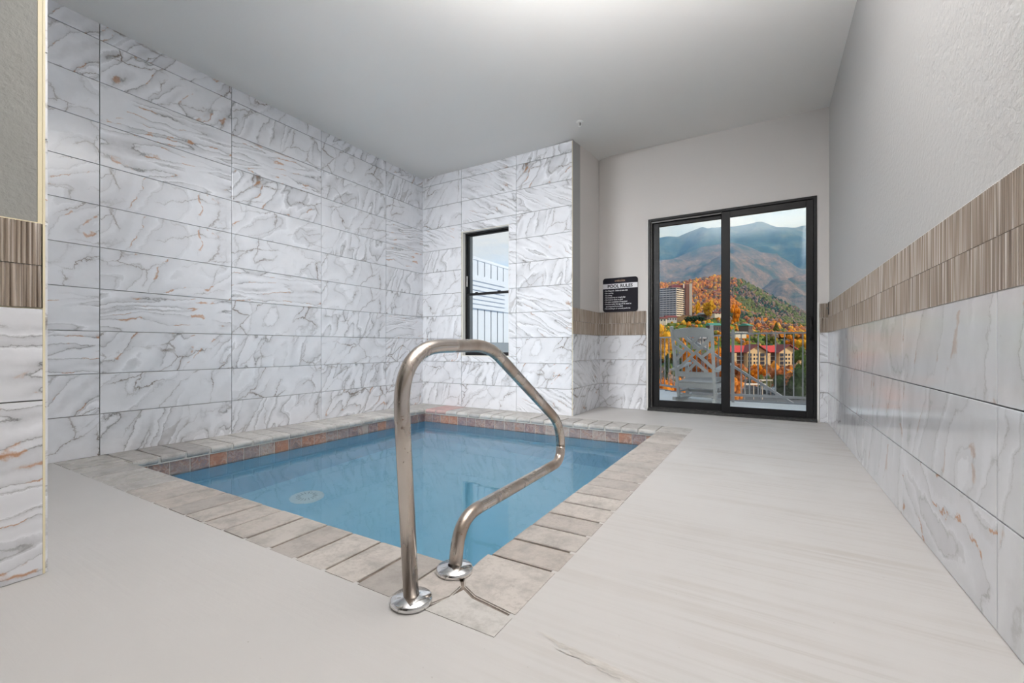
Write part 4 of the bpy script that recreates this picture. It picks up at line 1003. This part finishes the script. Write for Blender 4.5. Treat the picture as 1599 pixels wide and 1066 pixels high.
BUSH = [w + ' of the six dark bushes at the foot of the hotel tower' for w in ('leftmost', 'second from left', 'third from left', 'third from right', 'second from right', 'rightmost')]
for i in range(6):   # evergreens at the tower's foot
    tree(1072 + i * 4.6, 492 + abs(i - 3) * .8, 504, 395, 9, 'round', (.03, .07, .05, 1), BUSH[i], i, 'evergreen_bush', 'row of dark bushes below the tower')

# ------------------------------------------------------------------ hotel tower
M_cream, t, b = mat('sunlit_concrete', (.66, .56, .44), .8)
M_tgrey, t, b = mat('grey_shaded_concrete', (.42, .40, .40), .8)  # on the tower's left face this grey stands in for shade
M_brick, t, b = mat('tower_brick', (.38, .17, .09), .85)
M_dark, t, b = mat('dark_window', (.035, .035, .05), .3)
M_roofr, t, b = mat('dark_red_roof', (.20, .04, .035), .8)
tw = empty('hotel_tower', at(1056, 500, 600), YAW, label='tall cream hotel tower with gridded balconies on the hillside', cat='building')
S = 600 / FPX    # metres per pixel
H0, H1 = 0, 51 * S; nfl = 15; fh = H1 / nfl
A_, B_, C_, D_ = Vector((-30 * S, 16, 0)), Vector((0, 0, 0)), Vector((18.5 * S, 12, 0)), Vector((-10 * S, 32, 0))
ob('core', prism([(p_.x * .98, p_.y + 1.2) for p_ in (A_, B_, C_, D_)], 0, H1), M_dark, tw)
def facade(a, b2, ncol, m, nm):
    d_ = (b2 - a); bm = bmesh.new(); up = Vector((0, 0, 1))
    for i in range(nfl + 1): bar(bm, a + up * (i * fh), b2 + up * (i * fh), 2.2, .5)
    for i in range(nfl): bar(bm, a + up * (i * fh + .75), b2 + up * (i * fh + .75), .3 , 1.35)
    ob('balcony_fronts', bm, m, tw, kind='stuff')
    for i in range(ncol + 1):
        q = a + d_ * (i / ncol); bm = bmesh.new(); bar(bm, q, q + up * H1, .45, 1.0, Vector((0, 0, 1)).cross(d_.normalized())); ob('divider', bm, m, tw)
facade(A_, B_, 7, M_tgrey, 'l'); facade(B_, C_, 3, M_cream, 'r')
ob('brick_fin', prism([(18.6 * S, 8), (26 * S, 4), (27.5 * S, 12), (20 * S, 16)], -2, H1 + 7 * S), M_brick, tw)
ob('fin_edge', prism([(22.8 * S, 4.6), (26.1 * S, 2.8), (26.4 * S, 4.8), (23.1 * S, 6.6)], -2, H1 + 7 * S), M_cream, tw)
ob('penthouse', prism([(-4 * S, 8), (17 * S, 6), (18 * S, 20), (-3 * S, 24)], H1, H1 + 5.5 * S), M_roofr, tw)
ob('parapet_cap', prism([(13 * S, 4), (14.4 * S, 4), (14.4 * S, 6), (13 * S, 6)], H1, H1 + 6.5 * S), M_cream, tw)

# ------------------------------------------------------------------ buildings on the slope
def house(name, px, ybot, D, wpx, hpx, rpx, m, rm, label, rot=0, dep=8, overh=.6):
    e2 = empty(name, at(px, ybot, D), YAW + rot, label=label, cat='building'); k = D / FPX; w = wpx * k; h = hpx * k; r = rpx * k
    ob('wall', boxes((-w / 2, w / 2, 0, dep, -3, h)), m, e2)
    v = [(-w / 2 - overh, -overh, h), (w / 2 + overh, -overh, h), (w / 2 + overh, dep + overh, h), (-w / 2 - overh, dep + overh, h), (-w / 2 - overh, dep / 2, h + r), (w / 2 + overh, dep / 2, h + r)]
    v += [(x_, y_, z_ - .3) for x_, y_, z_ in v[:4]]
    ob('roof', mesh('roof', v, [(0, 1, 5, 4), (2, 3, 4, 5), (0, 4, 3), (1, 2, 5), (6, 9, 8, 7), (0, 6, 7, 1), (1, 7, 8, 2), (2, 8, 9, 3), (3, 9, 6, 0)]), rm, e2)
    nn = max(2, int(wpx / 4))
    for i in range(nn):
        xx = -w / 2 + w * (i + .5) / nn; ob('window', boxes((xx - w / nn * .22, xx + w / nn * .22, -.12, .05, h * .35, h * .75)), M_dark, e2)
    return e2
M_brown, t, b = mat('brown_cabin', (.13, .09, .08), .85); M_teal, t, b = mat('green_metal_roof', (.06, .24, .17), .6); M_gr, t, b = mat('grey_roof', (.30, .28, .27), .8)
house('cabin', 1118, 518.5, 330, 17, 11, 4, M_brown, M_teal, 'brown cabin with green metal roof left of the door mullion')
house('cabin', 1101, 493.5, 405, 12, 3, 3, M_brown, M_gr, 'small brown cabin with grey roof above the chair back')
house('cabin', 1172, 517, 330, 10, 9, 3.5, M_brown, M_teal, 'dark hillside cabin above the balcony railing', rot=.5)
house('cabin', 1121, 491, 415, 10, 3, 2, M_cream, M_roofr, 'small red roofed house beside the door mullion, high on the slope')
house('flat_roofed_building', 1157, 521, 300, 17, 3, .6, M_cream, M_white, 'low white roofed building behind the railing corner post', dep=12)
house('flat_roofed_building', 1033, 503, 400, 14, 6, 2.5, M_cream, M_roofr, 'cream and red house at the foot of the hotel tower, by the left door frame', rot=-.4)
house('flat_roofed_building', 1049, 502, 410, 16, 7, 3, M_tgrey, M_roofr, 'grey house with dark red roof below the hotel tower')
house('pavilion', 1100, 535, 200, 14, 7, 3, M_gr, M_gr, 'grey roofed shed seen through the chair lattice')
house('white_roofed_shed', 1262, 552, 240, 14, 3, 1.2, M_cream, M_white, 'pale roofed shed at the right end of the lodge')

# lodge with red roofs --------------------------------------------
M_red, t, b = mat('red_metal_roof', (.62, .035, .02), .5)
M_yel, t, b = mat('warm_stucco', (.72, .50, .27), .8)
k = 240 / FPX
lo = empty('lodge', at(1200, 582, 240), YAW, label='long cream lodge with red metal roofs and two gabled bays', cat='building')
def lx(px): return (px - 1200) * k
def lz(py): return (582 - py) * k
ob('wall', boxes((lx(1144), lx(1253), 2.5, 16, -4, lz(548))), M_brown, lo)
v = [(lx(1142), .8, lz(549)), (lx(1256), .8, lz(549)), (lx(1256), 17.5, lz(549)), (lx(1142), 17.5, lz(549)), (lx(1144), 9, lz(539)), (lx(1254), 9, lz(539)), (lx(1142), .8, lz(550)), (lx(1256), .8, lz(550)), (lx(1256), 17.5, lz(550)), (lx(1142), 17.5, lz(550))]
ob('roof', mesh('roof', v, [(0, 1, 5, 4), (2, 3, 4, 5), (0, 4, 3), (1, 2, 5), (6, 9, 8, 7), (0, 6, 7, 1), (1, 7, 8, 2), (2, 8, 9, 3), (3, 9, 6, 0)]), M_red, lo)
for gx in (1179, 1228.5):
    g0, g1 = lx(gx - 17), lx(gx + 17); c = lx(gx); ze, zp = lz(548.5), lz(538)
    bay = ob('gable_bay', prism([(g0 + 1, -4), (g1 - 1, -4), (g1 - 1, ze), (c, zp - .5), (g0 + 1, ze)], -6, 1.5, Matrix.Rotation(PI / 2, 4, 'X')), M_yel, lo)
    th_ = .45; o_ = -3.2
    rv = []
    for y_ in (o_, 9): rv += [(g0 - .6, y_, ze - .5), (c, y_, zp + .25), (g1 + .6, y_, ze - .5), (g0 - .6, y_, ze - .5 - th_), (c, y_, zp + .25 - th_), (g1 + .6, y_, ze - .5 - th_)]
    ob('gable_roof', mesh('gable_roof', rv, [(0, 1, 7, 6), (1, 2, 8, 7), (3, 9, 10, 4), (4, 10, 11, 5), (0, 3, 4, 1), (1, 4, 5, 2), (0, 6, 9, 3), (2, 5, 11, 8), (6, 7, 10, 9), (7, 8, 11, 10)]), M_roofr, lo)
    for r_ in range(4):
        z0_ = lz(553.5 + r_ * 6.2)
        for sx_, ww_ in ((-10.5, 5), (9, 6)):
            ob('balcony', boxes((c + (sx_ - ww_ / 2) * k, c + (sx_ + ww_ / 2) * k, -1.75, -1.4, z0_ - 1.0, z0_ + .75)), M_dark, lo)
        for sx_ in (-3.4, 1.2): ob('window', boxes((c + sx_ * k - .4, c + sx_ * k + .4, -1.62, -1.45, z0_ - .6, z0_ + .5)), M_dark, lo)
for px_ in (1149, 1202, 1252):
    ob('bay_wall', boxes((lx(px_ - 2.2), lx(px_ + 2.2), .6, 2.6, -4, lz(551))), M_yel, lo)
for r_ in range(3):
    ob('balcony_rail', boxes((lx(1147), lx(1250), 1.2, 1.4, lz(556.5 + r_ * 6.2), lz(555.9 + r_ * 6.2))), M_tgrey, lo)

# car park canopy, bars and parked cars far below
M_bar, t, b = mat('warm_white_beam', (.75, .60, .46), .6)
for (xa, xb, yy, D, lb) in ((1160, 1194, 599.5, 60, 'long pale beam low in the valley left of centre behind the railing'), (1186, 1221, 593.5, 64, 'upper pale beam low in the valley behind the railing')):
    a, b2 = at(xa, yy, D), at(xb, yy, D); cn_ = empty('car_port', a, 0, label=lb, cat='canopy')
    bm = bmesh.new(); bar(bm, (0, 0, 0), b2 - a, 1.2, .12); ob('beam', bm, M_bar, cn_)
    for u in (.1, .5, .9):
        bm = bmesh.new(); q = (b2 - a) * u; bar(bm, q, q + Vector((0, 0, -3)), .12); ob('post', bm, M_bar, cn_)
M_carp, t, b = mat('car_dark_paint', (.03, .035, .04), .25); M_carg, t, b = mat('car_grey_paint', (.25, .27, .28), .3, .5)
def car(px, py, D, m, label, rot=0.0):
    e2 = empty('car', at(px, py, D), YAW + rot, label=label, cat='car')
    prof = [(-2.2, .3), (-2.25, .75), (-1.9, .95), (-1.2, 1.02), (-.7, 1.45), (.7, 1.47), (1.5, 1.0), (2.1, .85), (2.25, .6), (2.2, .3)]
    bm = prism(prof, -.85, .85, Matrix.Rotation(PI / 2, 4, 'X')); bmesh.ops.bevel(bm, geom=bm.edges[:], offset=.05, segments=2, affect='EDGES'); ob('body', bm, m, e2)
    ob('windows', prism([(-1.05, 1.04), (-.68, 1.38), (.62, 1.39), (1.15, 1.04)], -.87, .87, Matrix.Rotation(PI / 2, 4, 'X')), M_dark, e2)
    for sx_ in (-1.4, 1.4):
        for sy_ in (-.8, .8):
            bm = bmesh.new(); bmesh.ops.create_cone(bm, cap_ends=True, segments=16, radius1=.33, radius2=.33, depth=.2, matrix=Matrix.Translation((sx_, sy_, .33)) @ Matrix.Rotation(PI / 2, 4, 'X')); ob('wheel', bm, M_dark, e2)
lot = bmesh.new(); c = at(1205, 616, 66); bx(lot, -22, 26, -13, 12, -16, 0); M_asph, t, b = mat('asphalt', (.10, .105, .11), .8)
ob('parking_deck', lot, M_asph, loc=c, rot=(0, 0, YAW), label='grey asphalt parking deck below the balcony', cat='parking lot')
car(1168, 617.5, 64, M_carp, 'dark car below the balcony, left behind the railing', .1)
car(1222, 617, 65, M_carg, 'grey car parked below the balcony, centre behind the railing', .05)
car(1258, 616.8, 66, M_carp, 'dark car parked below the balcony, nearest the right door stile', -.05)

# the rest of our own building: floors above and to the right, which shade the balcony
M_ext, t, b = mat('exterior_stucco', (.34, .32, .30), .9)
ob('wall_exterior', boxes((.95, 16, -3.2, YD + .22, -20, 9.5), (-2.19, .95, -3.2, YD + .22, 3.82, 9.5), (-6.5, -2.19, -3.2, YW + .24, 3.82, 9.5), (-2.2, .95, YD - 1, YD + .22, -20, -.31)), M_ext, kind='structure')

# aerial haze over the valley: thin scattering air
hz = bpy.data.materials.new('valley_haze'); hz.use_nodes = True; t = hz.node_tree; t.nodes.clear()
vsn = N(t, 'ShaderNodeVolumeScatter'); vsn.inputs['Color'].default_value = (.19, .47, 1.0, 1); vsn.inputs['Density'].default_value = .00029; vsn.inputs['Anisotropy'].default_value = .0
o = N(t, 'ShaderNodeOutputMaterial'); L(t, vsn.outputs[0], o.inputs['Volume'])
bm = boxes((90, 2600, 430, 2500, -100, 1100))
ob('valley_haze', bm, hz, loc=FW * 800 if False else (0, 0, 0), rot=(0, 0, YAW), label='thin blue haze hanging over the valley and mountains', cat='haze', kind='stuff')
